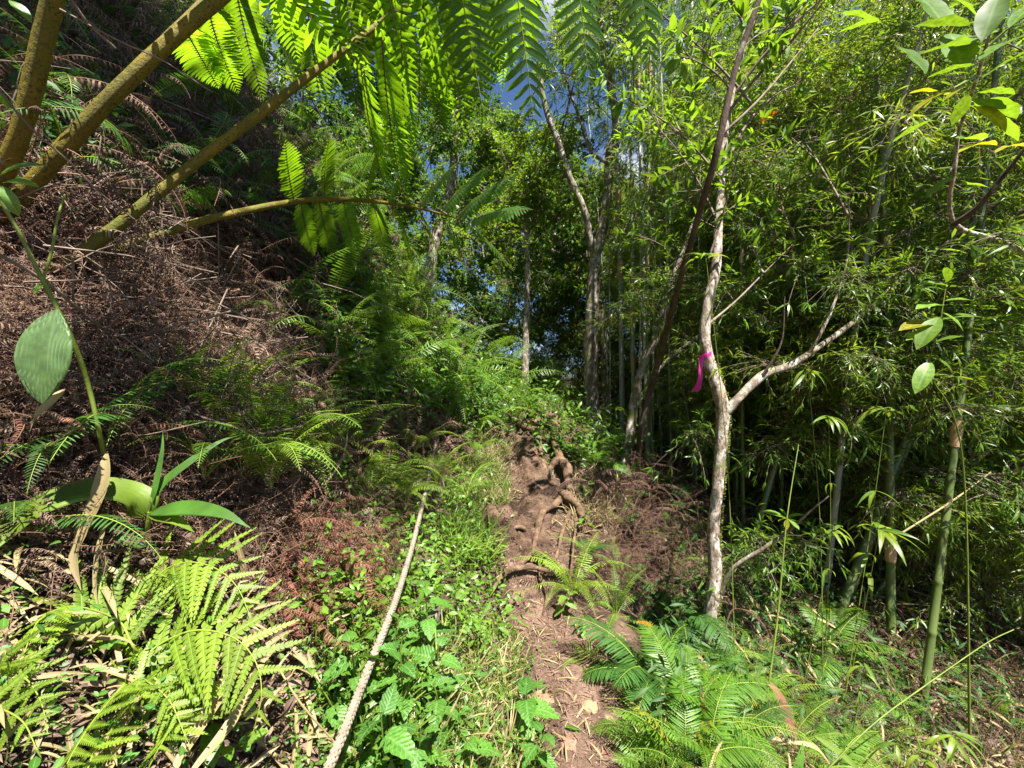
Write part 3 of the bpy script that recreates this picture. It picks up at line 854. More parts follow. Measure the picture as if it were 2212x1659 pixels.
def shade_tree():  # added out of view, crown laid out to block sun from the upper bank
    b = on_ground(-4.8, .3)
    root = thing('shade_tree', 'unseen leafy tree added to shade the steep left bank', 'tree', b)
    c = spline([b-[0, 0, .2], b+[.1, .1, .9], b+[.3, .3, 1.7], b+[.7, .5, 2.3]], 30)
    link('trunk', tube(Geo(), c, [.17, .15, .12, .07], 10, rough=.08).build('trunk', M_BARK_DK, b), root)
    r = np.random.default_rng(17)
    for (dx, dy, dz) in [(1.0, 1.6, 2.7), (2.2, .6, 2.7), (3.4, .9, 2.9), (2.0, 1.9, 3.0), (3.2, 2.0, 3.2), (.6, .2, 2.6), (3.9, -.1, 2.7), (2.8, -.5, 2.6), (4.1, 1.6, 3.1), (1.4, -.6, 2.6), (2.6, 2.8, 3.4), (4.6, -.3, 2.9), (5.0, -.7, 2.8), (4.3, -.9, 2.8)]:
        q = spline([c[-8], c[-1]*.5+.5*(b+[dx, dy, dz])+[0, 0, .2], b+[dx, dy, dz]], 18)
        link('limb', tube(Geo(), q, [.06, .04, .015], 7, rough=.1).build('limb', M_BARK_DK, b), root)
        for k in range(24):
            p = at_s(q, [r.uniform(.25, 1)])[0]+r.normal(size=3)*[.35, .35, .15]
            put('leafy_branch', (LAN+SMA_D)[r.integers(len(LAN+SMA_D))], root, spray_R(r, r.uniform(0, 6.3), r.uniform(-.2, .4)), p-b, r.uniform(1.4, 2.2))
shade_tree()

# curved small tree at right with big sunlit leaves
def broadleaf_tree():
    b = on_ground(4.3, 2.9)
    root = thing('broadleaf_sapling', 'curved thin tree with large glossy yellow green leaves above bamboo', 'tree', b)
    limb(root, b, [b, (2440, 800, 2.8), (2330, 620, 2.7), (2180, 530, 2.5), (2085, 500, 2.42), (2058, 480, 2.4), (2050, 430, 2.35), (2062, 370, 2.3), (2070, 290, 2.25), (2100, 200, 2.0), (2125, 120, 1.8), (2150, 20, 1.7), (2170, -80, 1.6)],
         [.034, .03, .028, .026, .026, .023, .02, .018, .013, .010, .007, .004], M_BARK, 'trunk', 9, 70, .09, 3)
    limb(root, b, [(2060, 485, 2.4), (2110, 450, 2.3), (2160, 390, 2.2), (2230, 300, 2.1)], [.016, .013, .010, .006], M_BARK_DK, 'limb', 7, 24)
    limb(root, b, [(2115, 160, 1.9), (2060, 190, 1.75), (2010, 215, 1.65)], [.006, .004, .003], M_STEM, 'limb', 6, 16)
    limb(root, b, [(2125, 110, 1.8), (2180, 60, 1.75), (2240, 20, 1.7)], [.006, .004, .003], M_STEM, 'limb', 6, 16)
    lm = [Geo().add(*leaf_t(w, 8, 'ellip', .22, d, wave=.1)).build('leaf', [mm]) for w, d, mm in ((.36, .25, M_BROAD), (.40, .1, M_BROAD), (.34, .35, M_YELLOW), (.38, .15, M_RIBBED))]
    # (tip position, base position) of the big leaves
    for (bx, by, tx, ty, Y, dY, k) in [(2095, 55, 1988, 38, 1.45, .0, 3), (2095, 95, 1995, 100, 1.45, -.05, 1), (2105, 140, 2010, 155, 1.5, .05, 3), (2115, 130, 2212, 60, 1.5, .0, 3), (2120, 170, 2225, 95, 1.5, -.05, 3),
            (2120, 90, 2160, -20, 1.5, 0, 1), (2105, 180, 2040, 195, 1.55, 0, 2), (2060, 195, 1965, 215, 1.6, 0, 2), (2040, 205, 1985, 178, 1.6, .05, 2), (2110, 200, 2190, 190, 1.6, 0, 3), (2105, 215, 2195, 240, 1.6, .05, 1),
            (2095, 205, 2060, 260, 1.6, .1, 3), (2180, 60, 2240, -10, 1.6, 0, 3), (2130, 60, 2080, -10, 1.6, .05, 1), (2100, 230, 2190, 250, 1.65, 0, 2), (2075, 300, 2120, 290, 2.0, .1, 1), (2070, 330, 2150, 280, 2.0, 0, 2),
            (2065, 380, 2000, 410, 2.1, 0, 0), (2060, 400, 2140, 390, 2.1, -.1, 0), (1900, 45, 1815, 60, 2.0, 0, 1), (1905, 50, 1830, 20, 2.0, .1, 1), (2000, 160, 1950, 90, 1.8, .1, 1), (2075, 150, 2065, 60, 1.6, .1, 1), (2085, 100, 2130, 60, 1.55, .1, 1),
            (2150, 330, 2212, 290, 1.9, 0, 2), (2130, 250, 2212, 280, 1.8, 0, 0), (2010, 260, 1930, 300, 1.9, .1, 1), (2040, 60, 2000, -20, 1.5, .1, 1)]:
        p0 = P(bx, by, Y); p1 = P(tx, ty, Y+dY); d = p1-p0; L = np.linalg.norm(d)*1.08
        put('leaf', lm[k], root, frames(d, [.1, -.25, .9])[0], p0-b, L)
broadleaf_tree()

# ------------------------------------------------------------------ bamboo
def culm_mesh(pts, r, mat, node=.34):
    p = np.asarray(pts); L = np.sum(np.linalg.norm(np.diff(p, axis=0), axis=1))
    n = int(L/node)
    s, rr = [], []
    for i in range(n):
        for q, m in ((0.0, 1.0), (.035, 1.18), (.07, .98), (.9, .97)):
            s.append((i+q)/n); rr.append(r*m*(1-.45*(i/n)))
    s.append(1.0); rr.append(r*.5)
    s = np.array(s)
    x = s*(len(p)-1)
    q = np.stack([np.interp(x, np.arange(len(p)), p[:, k]) for k in range(3)], 1)
    g = Geo()
    tube(g, q, np.array(rr), 8, 0) if False else None
    T = tangents(q); u = unit(np.cross(T, [0.1, 1., 0])); w = np.cross(T, u)
    a = np.arange(8)*2*PI/8
    V = q[:, None] + np.array(rr)[:, None, None]*(np.cos(a)[None, :, None]*u[:, None]+np.sin(a)[None, :, None]*w[:, None])
    m = len(q)
    i = np.arange(m-1)[:, None]*8; j = np.arange(8)[None]; j2 = (j+1) % 8
    F = np.stack([i+j, i+j2, i+8+j2, i+8+j], -1).reshape(-1, 4)
    g.add(V.reshape(-1, 3), F, 0, .5)
    return g

def sheath_t(seed):
    "papery husk wrapped most of the way round a cane, tapering to a point"
    n, k = 7, 9
    rng = np.random.default_rng(seed)
    V = np.zeros((n, k, 3))
    for i in range(n):
        t = i/(n-1)
        span = (1.5*PI)*(1-t)**.5*(1-.1*t)
        for j in range(k):
            a = (j/(k-1)-.5)*span
            rr = 1.15 + .35*t + (.25*t if abs(j-4) > 2 else 0)
            V[i, j] = [rr*math.cos(a), rr*math.sin(a), t*9]
    i, j = np.meshgrid(np.arange(n-1), np.arange(k-1), indexing='ij')
    F = np.stack([i*k+j, i*k+j+1, (i+1)*k+j+1, (i+1)*k+j], -1).reshape(-1, 4)
    return V.reshape(-1, 3), F
SHEATH = Geo().add(*sheath_t(1)).build('sheath', [M_SHEATH])

def bamboo(label, b, mid, top, r, mat, sprays, group=None, sheaths=1, seed=0, lo=.12, kinds=BAM, ssc=1.0, hi=1.0):
    rng = np.random.default_rng(seed+500)
    b = np.asarray(b, float)
    root = thing('bamboo_cane', label, 'bamboo', b, group)
    c = spline([b-[0, 0, .1], mid, top], 60)
    link('culm', culm_mesh(c, r, mat).build('culm', mat, b), root)
    for i in range(sheaths):
        s = rng.uniform(.15, .75); p = at_s(c, [s])[0]; t = unit(at_s(c, [s+.02])[0]-p)
        a = rng.uniform(-2.6, -.5)
        xr = np.array([math.cos(a), math.sin(a), 0]); xr = unit(xr - t*np.dot(xr, t)); yr = np.cross(t, xr)
        put('sheath', SHEATH, root, np.stack([xr, yr, t], 1), p-b, r*(1-.45*s)*1.02)
    for i in range(sprays):
        s = lo+(hi-lo)*((i+rng.random())/sprays)
        p = at_s(c, [s])[0]
        k = kinds[rng.integers(len(kinds))]
        put('leafy_branch', k, root, spray_R(rng, rng.uniform(0, 2*PI), rng.uniform(-.25, .75)), p-b, ssc*rng.uniform(.65, 1.35))
    return root

def cane(label, bpx, Y, mpx, mpy, tpx, tpy, r, mat, sprays, dy=0., **kw):
    x = Y*(bpx-1106)/FPX
    b = on_ground(x, Y)
    return bamboo(label, b, P(mpx, mpy, Y+dy*.5), P(tpx, tpy, Y+dy), r, mat, sprays, **kw)

cane('thick green bamboo cane leaning right out of the fern bed', 1788, 3.4, 1985, 860, 2130, 380, .034, M_CULM, 7, seed=1, lo=.35, sheaths=0)
cane('green bamboo cane twinned behind the thick leaning one', 1812, 3.55, 2010, 830, 2190, 330, .030, M_CULM, 7, seed=2, lo=.35, sheaths=1)
cane('dark green bamboo cane leaning right behind the ribbon tree fork', 1605, 3.9, 1720, 850, 1870, 380, .030, M_CULM, 7, seed=3, lo=.4, sheaths=2)
cane('upright bamboo cane with broad tan sheaths in the right thicket', 1925, 3.3, 1918, 700, 1895, 150, .032, M_CULM, 7, seed=4, lo=.45, sheaths=4)
cane('straight slim green bamboo cane just right of the ribbon tree', 1606, 4.2, 1602, 700, 1600, 250, .022, M_CULM, 6, seed=5, lo=.5, sheaths=1)
cane('grey bamboo cane with pale sheaths standing against the blue sky', 1345, 6.2, 1338, 500, 1312, -120, .040, M_CULM_PALE, 5, seed=6, lo=.6, sheaths=4)
cane('slim grey bamboo cane right of the mossy limbed trunk', 1368, 6.0, 1366, 520, 1352, -140, .028, M_CULM_PALE, 5, seed=7, lo=.6, sheaths=4)
cane('grey bamboo cane with long loose sheaths in the middle of the gap', 1400, 5.4, 1390, 600, 1372, -150, .030, M_CULM_PALE, 5, seed=8, lo=.62, sheaths=5)
cane('dull green bamboo cane with tan sheath near the slanting trunk', 1412, 5.0, 1398, 640, 1410, -160, .026, M_CULM, 5, seed=9, lo=.6, sheaths=3)
cane('pale bamboo cane behind dark leaning trunk, reaching the top edge', 1500, 5.6, 1500, 450, 1492, -150, .032, M_CULM_PALE, 7, seed=10, lo=.45, sheaths=3)
cane('tall whitish bamboo cane between ribbon tree and the big sunlit leaves', 1748, 5.0, 1760, 400, 1750, -160, .036, M_CULM_PALE, 8, seed=12, lo=.4, sheaths=3)
cane('bamboo cane bending right along the picture edge beneath sunlit leaves', 1985, 2.9, 2110, 560, 2170, -60, .026, M_CULM, 8, seed=13, lo=.35, sheaths=1)
cane('low bamboo cane arching to the right edge over brown litter', 1870, 3.7, 2090, 1020, 2330, 760, .022, M_CULM, 8, seed=14, lo=.2, sheaths=1)
rngb = np.random.default_rng(77)
GRP = 'green bamboo canes crowded in the thicket'
for i in range(62):
    Y = rngb.uniform(3.6, 9.5)
    px = rngb.uniform(1430, 2420)
    if Y < 4.6 and px < 1560: px += 350
    x = Y*(px-1106)/FPX; b = on_ground(x, Y)
    h = rngb.uniform(4.8, 7.6)
    lean = rngb.normal(size=2)*[.5, .35]+[.35, 0]
    top = b+[lean[0]*1.8, lean[1]*1.8, h]; mid = b+[lean[0]*.6, lean[1]*.6, h*.55]
    pale = rngb.random() < .25
    bamboo('slender bamboo cane crowded among others in the leafy thicket', b, mid, top, rngb.uniform(.014, .028), M_CULM_PALE if pale else M_CULM, 14, group=GRP,
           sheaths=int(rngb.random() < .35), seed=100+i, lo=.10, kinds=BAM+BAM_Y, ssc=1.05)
for i in range(18):                         # pale thin canes behind the ribbon tree
    Y = rngb.uniform(4.9, 8.0); px = rngb.uniform(1300, 1570)
    x = Y*(px-1106)/FPX; b = on_ground(x, Y); h = rngb.uniform(5.5, 8); lean = rngb.normal(size=2)*.25
    bamboo('thin pale bamboo cane in the screen left of the ribbon tree', b, b+[lean[0]*.4, lean[1]*.4, h*.55], b+[lean[0], lean[1], h], rngb.uniform(.010, .018), M_CULM_PALE, 5,
           group='thin pale canes left of the ribbon tree', sheaths=int(rngb.random() < .6), seed=400+i, lo=.35, kinds=BAM+BAM_Y, ssc=.8)
for i in range(26):                         # smaller leafy shoots low in the thicket
    Y = rngb.uniform(3.0, 7.0); px = rngb.uniform(1500, 2380)
    if Y < 3.8 and px < 1850: px += 300
    x = Y*(px-1106)/FPX; b = on_ground(x, Y); h = rngb.uniform(1.6, 3.0)
    lean = rngb.normal(size=2)*.5
    bamboo('low leafy bamboo shoot under the taller canes of the thicket', b, b+[lean[0]*.3, lean[1]*.3, h*.6], b+[lean[0], lean[1], h], .010, M_CULM, 9,
           group='low bamboo shoots under the canes', sheaths=0, seed=300+i, lo=.15, kinds=BAM+BAM_Y, ssc=.9)

# foliage mass of the far thicket, where canes can no longer be told apart
def far_bamboo(n, seed, xr, yr, zr, label, kinds, s=(.9, 1.6)):
    r = np.random.default_rng(seed)
    Y = r.uniform(*yr, n); px = r.uniform(*xr, n); X = Y*(px-1106)/FPX
    Z = H(X, Y)+zr[0]+(zr[1]-zr[0])*r.random(n)**1.2
    d = r.normal(size=(n, 3)); d[:, 2] = d[:, 2]*.35+.2
    mass('bamboo_foliage', label, 'bamboo foliage', kinds, frames(d, r.normal(size=(n, 3))*.3+[0, 0, 1]), np.stack([X, Y, Z], 1), r.uniform(*s, n), seed)
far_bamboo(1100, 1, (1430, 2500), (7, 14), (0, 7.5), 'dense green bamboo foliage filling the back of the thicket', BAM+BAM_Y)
far_bamboo(520, 2, (1120, 1480), (9, 16), (-.5, 5.5), 'leafy bamboo growth far behind the straight mossy limbed trunk', BAM+BAM_Y, (.9, 1.5))

def far_leaves(n, seed, label, kinds, poly, yr, s):
    "leafy trees beyond the bank: foliage that reads as one mass"
    r = np.random.default_rng(seed)
    px = r.uniform(poly[0][0], poly[-1][0], n)
    top = np.interp(px, [q[0] for q in poly], [q[1] for q in poly])
    py = top+(780-top)*r.random(n)**1.1
    Y = r.uniform(*yr, n)
    pts = np.stack([Y*(px-1106)/FPX, Y, EYE-Y*(py-829.5)/FPX], 1)
    pts = pts[pts[:, 2] > H(pts[:, 0], pts[:, 1])]
    m = len(pts); d = r.normal(size=(m, 3)); d[:, 2] = d[:, 2]*.5+.1
    mass('background_foliage', label, 'foliage', kinds, frames(d, r.normal(size=(m, 3))*.4+[0, 0, 1]), pts, r.uniform(*s, m), seed)
far_leaves(150, 6, 'shaded trees crowning the top of the left bank', SMA_D+LAN, [(100, -120), (300, -120), (480, -100), (620, 0), (720, 200)], (7, 10), (1.2, 1.9))
far_leaves(520, 5, 'leafy woodland closing the view behind the trail', SMA+SMA_D+LAN, [(640, 330), (800, 320), (930, 300), (1020, 400), (1090, 370), (1160, 360), (1230, 450), (1330, 470), (1450, 400), (1560, 350)], (9.5, 14), (1.0, 1.7))
far_bamboo(560, 3, (1620, 2420), (3.4, 6.5), (.05, 4.5), 'leafy bamboo twigs filling the front of the thicket', BAM+BAM_Y, (.6, 1.1))
# ------------------------------------------------------------------ ferns
def prof_f(s, kind):
    if kind == 'even': return np.minimum(1, .6+s*3)*np.minimum(1, (1-s)*2.6+.06)**.8
    if kind == 'wide': return np.minimum(1, .85+s)*np.minimum(1, (1-s)*1.7+.03)**.85
    return np.minimum(1, .45+s*2.2)*(1-s)**.62 + .03

def pinna_frames(pts, up, npair, s0, ang, droop, prof, plen, rng, jit=.06):
    n = len(pts)
    T = tangents(pts)
    s = np.linspace(s0, .985, npair)
    pos = at_s(pts, s); t = unit(at_s(T, s))
    side = unit(np.cross(t, np.broadcast_to(up, t.shape))); nn = np.cross(side, t)
    R, L, S = [], [], []
    rel = (s-s0)/(1-s0)
    for sg in (-1, 1):
        a = np.radians(ang)*(1-.45*rel**3)
        d = sg*side*np.sin(a)[:, None] + t*np.cos(a)[:, None] - nn*droop + rng.normal(size=t.shape)*jit
        R.append(frames(d, nn)); L.append(pos); S.append(plen*prof_f(rel, prof)*rng.uniform(.92, 1.06, npair))
    R.append(frames(t[-1:], nn[-1:])); L.append(pos[-1:]); S.append(np.array([plen*.22]))
    return np.concatenate(R), np.concatenate(L), np.concatenate(S)

def frond_geo(pts, up, npair, plen, T, s0=.15, ang=78, droop=.1, prof='lance', rad=(.004, .001), rng=None, jit=.06, g=None, tint=None):
    rng = rng or RNG
    g = g or Geo()
    tube(g, pts, rad, 4, 1, cap=False)
    R, L, S = pinna_frames(pts, np.asarray(up, float), npair, s0, ang, droop, prof, plen, rng, jit)
    g.inst(T, R, L, S, 0, rng.random(len(S)) if tint is None else np.clip(tint+rng.normal(size=len(S))*.12, 0, 1))
    return g

T_STRAP = leaf_t(.13, 3, 'strap', .25, .18)
T_STRAP_F = leaf_t(.12, 2, 'strap', .0, .2, mid=False)
T_CURL = leaf_t(.15, 4, 'strap', .5, .95, mid=False)
T_FINE = leaf_t(.075, 3, 'strap', .2, .22)
T_LOBE = lobed_pinna_t(.215, 13)

def proto_sword(seed, mat, L=.6, e=(70, -25), npair=34, plen=.075, T=T_STRAP, rib=M_RACHIS, bend=20, droop=.12, prof='lance', ang=80, jit=.06):
    r = np.random.default_rng(seed)
    return frond_geo(arc(L, e[0], e[1], 22, r.uniform(-bend, bend)), [0, -.35, 1], npair, plen, T, .14, ang, droop, prof, (.0035, .001), r, jit).build('frond', [mat, rib])

SWORD = [proto_sword(s, M_SWORD, .62, e) for s, e in ((1, (75, -30)), (2, (60, -50)), (3, (80, 10)), (4, (45, -60)), (5, (65, -10)))]
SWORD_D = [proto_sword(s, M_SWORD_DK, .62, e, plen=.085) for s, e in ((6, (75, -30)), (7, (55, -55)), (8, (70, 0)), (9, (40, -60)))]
SWORD_L = [proto_sword(s, M_LIME, .55, e, plen=.07) for s, e in ((10, (75, -40)), (11, (60, -60)), (12, (70, -5)))]
FAN = [proto_sword(s, M_SWORD_DK, .55, e, 40, .13, T_FINE, M_RACHIS, 15, .05, 'even', 68) for s, e in ((13, (60, -30)), (14, (45, -50)), (15, (75, -10)))]
FAN_B = [proto_sword(s, M_SWORD, .6, e, 42, .12, T_FINE, M_RACHIS, 15, .08, 'even', 66) for s, e in ((16, (65, -35)), (17, (50, -45)), (18, (75, -5)))]
DEADF = [proto_sword(s, M_DEAD, .6, e, 26, .06, T_CURL, M_RACHIS_DK, 50, .35, 'lance', 70, .25) for s, e in ((21, (60, -70)), (22, (40, -80)), (23, (75, -40)), (24, (20, -80)))]
DEADR = [proto_sword(s, M_DEADRED, .55, e, 28, .055, T_CURL, M_RACHIS_DK, 50, .3, 'lance', 72, .2) for s, e in ((25, (60, -75)), (26, (50, -60)), (27, (75, -60)))]
DEADP = [proto_sword(s, M_DEADPUR, .6, e, 30, .045, T_CURL, M_RACHIS_DK, 40, .35, 'even', 75, .2) for s, e in ((28, (30, -88)), (29, (10, -90)), (30, (50, -85)))]
HANG = [proto_sword(s, M_VINE, .6, e, 26, .085, T_STRAP, M_RACHIS, 40, .2, 'lance', 72, .12) for s, e in ((31, (40, -75)), (32, (60, -60)), (33, (20, -80)))]

def fern(label, b, n, kinds, size, group=None, name='sword_fern', cat='fern', seed=0, yaw=None, sp=2*PI, lift=.0, tilt=.0):
    rng = np.random.default_rng(seed+900)
    b = np.asarray(b, float)
    root = thing(name, label, cat, b-[0, 0, .015], group)
    for i in range(n):
        a = (rng.uniform(0, 2*PI) if yaw is None else yaw + sp*((i+.5)/n-.5) + rng.normal()*.12) if n < 3 or yaw is not None else 2*PI*(i/n)+rng.normal()*.25
        k = kinds[rng.integers(len(kinds))]
        o = link('frond', k, root, (0, 0, lift), (rng.normal()*.12+tilt, rng.normal()*.12, a-PI/2), size*rng.uniform(.75, 1.2))
    return root

# ---- the giant fern whose fronds fill the top of the picture
def pinnate_pinna(seed, npair=22, L=.78, plen=.125):
    r = np.random.default_rng(seed)
    T = leaf_t(.19, 5, 'strap', .22, .16)
    pts = arc(L, 0, -18, 18, r.uniform(-6, 6))
    return frond_geo(pts, [0, 0, 1], npair, plen, T, .05, 72, .05, 'even', (.004, .0012), r, .035)
GP = [pinnate_pinna(s).build('pinna', [M_GIANT, M_RACHIS]) for s in (1, 2, 3)]
GP_F = [pinnate_pinna(s, 30, .62, .10).build('pinna', [M_GIANT, M_RACHIS_DK]) for s in (4, 5)]

GP_C = [pinnate_pinna(s, 22, .5, .125).build('pinna', [M_GIANT, M_RACHIS_DK]) for s in (6, 7)]

def giant_fern():
    base = P(-60, 640, 1.35); base[2] = float(H(base[0], base[1]))
    root = thing('giant_fern', 'giant fern with thick speckled yellow stalks arching from the left bank', 'fern', base)
    rng = np.random.default_rng(8)
    crown = tube(Geo(), spline([base-[0, 0, .25], base+[-.03, 0, .0], base+[-.02, .02, .16]], 12), [.16, .17, .10], 12, rough=.15, seed=3)
    link('crown_base', crown.build('crown_base', M_BARK_DK, base), root)
    def fr(pl, rad, n=70):
        c = spline([P(*q) if isinstance(q, tuple) else q for q in pl], n)
        f = link('frond', tube(Geo(), c, rad, 14, rough=.045, seed=5).build('frond', M_STIPE, base), root)
        return f, c
    def pin(f, p0, p1, k, up=(0, -.2, 1)):
        p0 = np.asarray(p0); p1 = np.asarray(p1); d = p1-p0
        L = np.linalg.norm(d)
        k, Lk = k
        put('pinna', k, f, frames(d+[0, 0, .10*L], np.asarray(up, float))[0], p0-base, L/Lk)
    A = [base+[0, 0, .05], (30, 440, 1.28), (250, 200, 1.26), (470, 0, 1.3), (700, -190, 1.38), (960, -300, 1.5), (1250, -320, 1.7), (1500, -270, 1.95), (1700, -180, 2.25)]
    f, c = fr(A, [.023, .022, .020, .018, .016, .014, .012, .009, .005])
    near = lambda px, py, Y: c[np.argmin(np.linalg.norm(c-P(px, py, Y), axis=1))]
    for (bx, by, bY, tx, ty, tY) in [(690, -190, 1.38, 770, 150, 1.75), (790, -240, 1.42, 872, 215, 1.7), (880, -280, 1.46, 975, 285, 1.75), (930, -300, 1.48, 1028, 225, 1.62), (1040, -310, 1.55, 1045, 300, 2.1), (1060, -310, 1.58, 1166, 262, 1.7),
            (1200, -320, 1.66, 1292, 190, 1.78), (1330, -310, 1.75, 1428, 148, 1.85), (1440, -290, 1.88, 1545, 40, 2.0), (1540, -260, 2.0, 1640, -30, 2.2), (590, -100, 1.33, 640, 120, 1.75), (1120, -310, 1.6, 1160, 120, 2.3)]:
        pin(f, near(bx, by, bY), P(tx, ty, tY), (GP[rng.integers(3)], .78), (rng.normal()*.1, -.75, .6))
    for s in np.linspace(.42, .55, 3):                        # near side, over the camera
        p = at_s(c, [s])[0]
        pin(f, p, p+[rng.normal()*.05+.15, -.72*(1.1-.7*(s-.4)), .10-.1*s], (GP[rng.integers(3)], .78), (.1, .1, 1))
    B = [base+[.02, 0, .05], (100, 590, 1.32), (450, 330, 1.45), (780, 80, 1.7), (900, 0, 1.85), (1040, -70, 2.1), (1180, -90, 2.45)]
    f, c = fr(B, [.020, .018, .016, .013, .011, .008, .004])
    for s in np.linspace(.52, .96, 11):
        p = at_s(c, [s])[0]; q = 1.1-.75*(s-.5)
        pin(f, p, p+np.array([-.12+.28*(s-.5), .50, -.48])*q + rng.normal(size=3)*.04, (GP_F[rng.integers(2)], .62), (0, -.8, .55))
    Cc = [base+[.03, -.01, .02], (100, 602, 1.42), (300, 520, 1.7), (500, 462, 2.0), (700, 430, 2.4), (880, 445, 2.8), (1010, 478, 3.2)]
    f, c = fr(Cc, [.019, .018, .017, .015, .012, .009, .004])
    near = lambda px, py, Y: c[np.argmin(np.linalg.norm(c-P(px, py, Y), axis=1))]
    for (bx, by, bY, tx, ty) in [(625, 441, 2.28, 598, 300), (700, 430, 2.4, 690, 285), (785, 432, 2.6, 806, 282), (840, 438, 2.7, 890, 300), (900, 448, 2.85, 985, 335), (950, 460, 3.0, 1055, 345), (985, 470, 3.1, 1110, 365), (1010, 478, 3.2, 1138, 445)]:
        pin(f, near(bx, by, bY), P(tx, ty, bY-.3), (GP_C[rng.integers(2)], .5), (0, -.75, .65))
    for (bx, by, bY, tx, ty) in [(640, 440, 2.3, 655, 510), (690, 432, 2.4, 700, 515), (740, 430, 2.5, 755, 520), (800, 434, 2.6, 825, 520), (850, 440, 2.72, 888, 540), (905, 450, 2.85, 950, 545), (955, 460, 3.0, 1005, 560), (1000, 475, 3.15, 1080, 540)]:
        pin(f, near(bx, by, bY), P(tx+(tx-bx)*.5, ty+38, bY+.35), (GP_F[rng.integers(2)], .62), (0, -.7, .7))
    F = [base+[0, .03, .05], (35, 425, 1.42), (245, 195, 1.5), (440, 5, 1.62), (560, -130, 1.9), (680, -200, 2.2), (820, -190, 2.6), (960, -120, 3.0)]
    f, c = fr(F, [.018, .017, .015, .013, .011, .008, .004])
    near = lambda px, py, Y: c[np.argmin(np.linalg.norm(c-P(px, py, Y), axis=1))]
    for (bx, by, bY, tx, ty) in [(400, 50, 1.6, 440, 170), (450, 0, 1.65, 480, 190), (500, -60, 1.75, 545, 205), (560, -130, 1.9, 620, 230), (640, -180, 2.1, 690, 255), (720, -225, 2.4, 760, 270), (800, -195, 2.55, 840, 290), (880, -165, 2.8, 930, 270)]:
        pin(f, near(bx, by, bY), P(tx, ty, bY+.5), (GP_F[rng.integers(2)], .62), (rng.normal()*.1, -.8, .5))
    D = [base+[-.04, -.02, .05], (20, 350, 1.2), (100, 60, 1.1), (165, -200, 1.02), (320, -560, .95), (700, -1100, .85)]
    f, c = fr(D, [.025, .023, .021, .019, .016, .008])
    for s in np.linspace(.6, .97, 6):
        p = at_s(c, [s])[0]; q = 1.15-.7*(s-.5)
        for sg in (-1, 1):
            pin(f, p, p+np.array([.25+.1*sg, .72*sg, .05])*q, (GP[rng.integers(3)], .78), (0, 0, 1))
giant_fern()

# ---- broad light green ferns at lower left: every pinna its own piece
LOBE = [Geo().add(T_LOBE[0], T_LOBE[1]).build('pinna', [M_LIME]), Geo().add(lobed_pinna_t(.23, 12)[0], lobed_pinna_t(.23, 12)[1], 0, .9).build('pinna', [M_LIME])]
def big_fern(label, base, fronds, name='broad_fern'):
    base = np.asarray(base, float)
    root = thing(name, label, 'fern', base)
    for (pl, npair, plen, up, s0) in fronds:
        rng = np.random.default_rng(npair*7+len(pl))
        c = spline([PG(*q) if isinstance(q, tuple) else np.asarray(q) for q in pl], 40)
        f = link('frond', tube(Geo(), c, [.0035, .0026, .0016, .0008], 5).build('frond', M_RACHIS, base), root)
        R, L, S = pinna_frames(c, np.asarray(up, float), npair, s0, 68, .12, 'wide', plen, rng, .07)
        for k in range(len(S)):
            put('pinna', LOBE[rng.integers(2)], f, R[k], L[k]-base, S[k])
b1 = G(330, 1430)
big_fern('lime green fern with broad toothed pinnae arching over tan straw', b1,
         [([b1, (300, 1440, 1.0), (340, 1395, 1.0), (420, 1362, 1.0), (500, 1375, .98), (550, 1425, .95), (565, 1500, .92), (545, 1590, .90)], 14, .165, (.1, -.7, .7), .16),
          ([b1, (290, 1400, 1.05), (255, 1340, 1.05), (160, 1310, 1.03), (90, 1335, 1.0), (60, 1390, .98), (45, 1440, .97)], 13, .14, (-.1, -.7, .7), .3),
          ([b1, (330, 1460, 1.0), (360, 1490, .98), (370, 1560, .94), (330, 1640, .9)], 10, .13, (0, -.9, .5), .35)])
b2 = G(345, 1300)
big_fern('upper lime green toothed fern below the pleated strap leaves', b2,
         [([b2, (320, 1290, 1.1), (345, 1240, 1.1), (400, 1215, 1.1), (460, 1225, 1.08), (510, 1265, 1.05), (540, 1330, 1.02)], 13, .16, (.1, -.6, .75), .12),
          ([b2, (330, 1330, 1.1), (300, 1300, 1.1), (270, 1280, 1.1), (230, 1290, 1.08)], 8, .09, (0, -.8, .6), .3)])
b3 = G(240, 1560)
big_fern('drooping olive green toothed fern at the bottom beside dry straw', b3,
         [([b3, (270, 1480, .95), (250, 1500, .93), (200, 1560, .9), (150, 1640, .85), (120, 1720, .82)], 12, .11, (-.4, -.7, .5), .2),
          ([b3, (290, 1470, .98), (330, 1480, .96), (370, 1520, .93), (400, 1590, .9)], 10, .09, (.3, -.7, .5), .25),
          ([b3, (240, 1580, .9), (215, 1600, .88), (190, 1660, .85), (165, 1760, .8)], 9, .10, (-.2, -.8, .5), .2)])
b4 = G(-20, 1560)
big_fern('olive toothed fern cut by the bottom left picture edge', b4,
         [([b4, (-30, 1440, .95), (10, 1440, .93), (60, 1470, .92), (90, 1520, .9), (100, 1570, .88)], 11, .085, (.2, -.7, .6), .15),
          ([b4, (-40, 1520, .9), (0, 1530, .88), (50, 1560, .86), (80, 1620, .84)], 10, .09, (.1, -.7, .6), .15)])

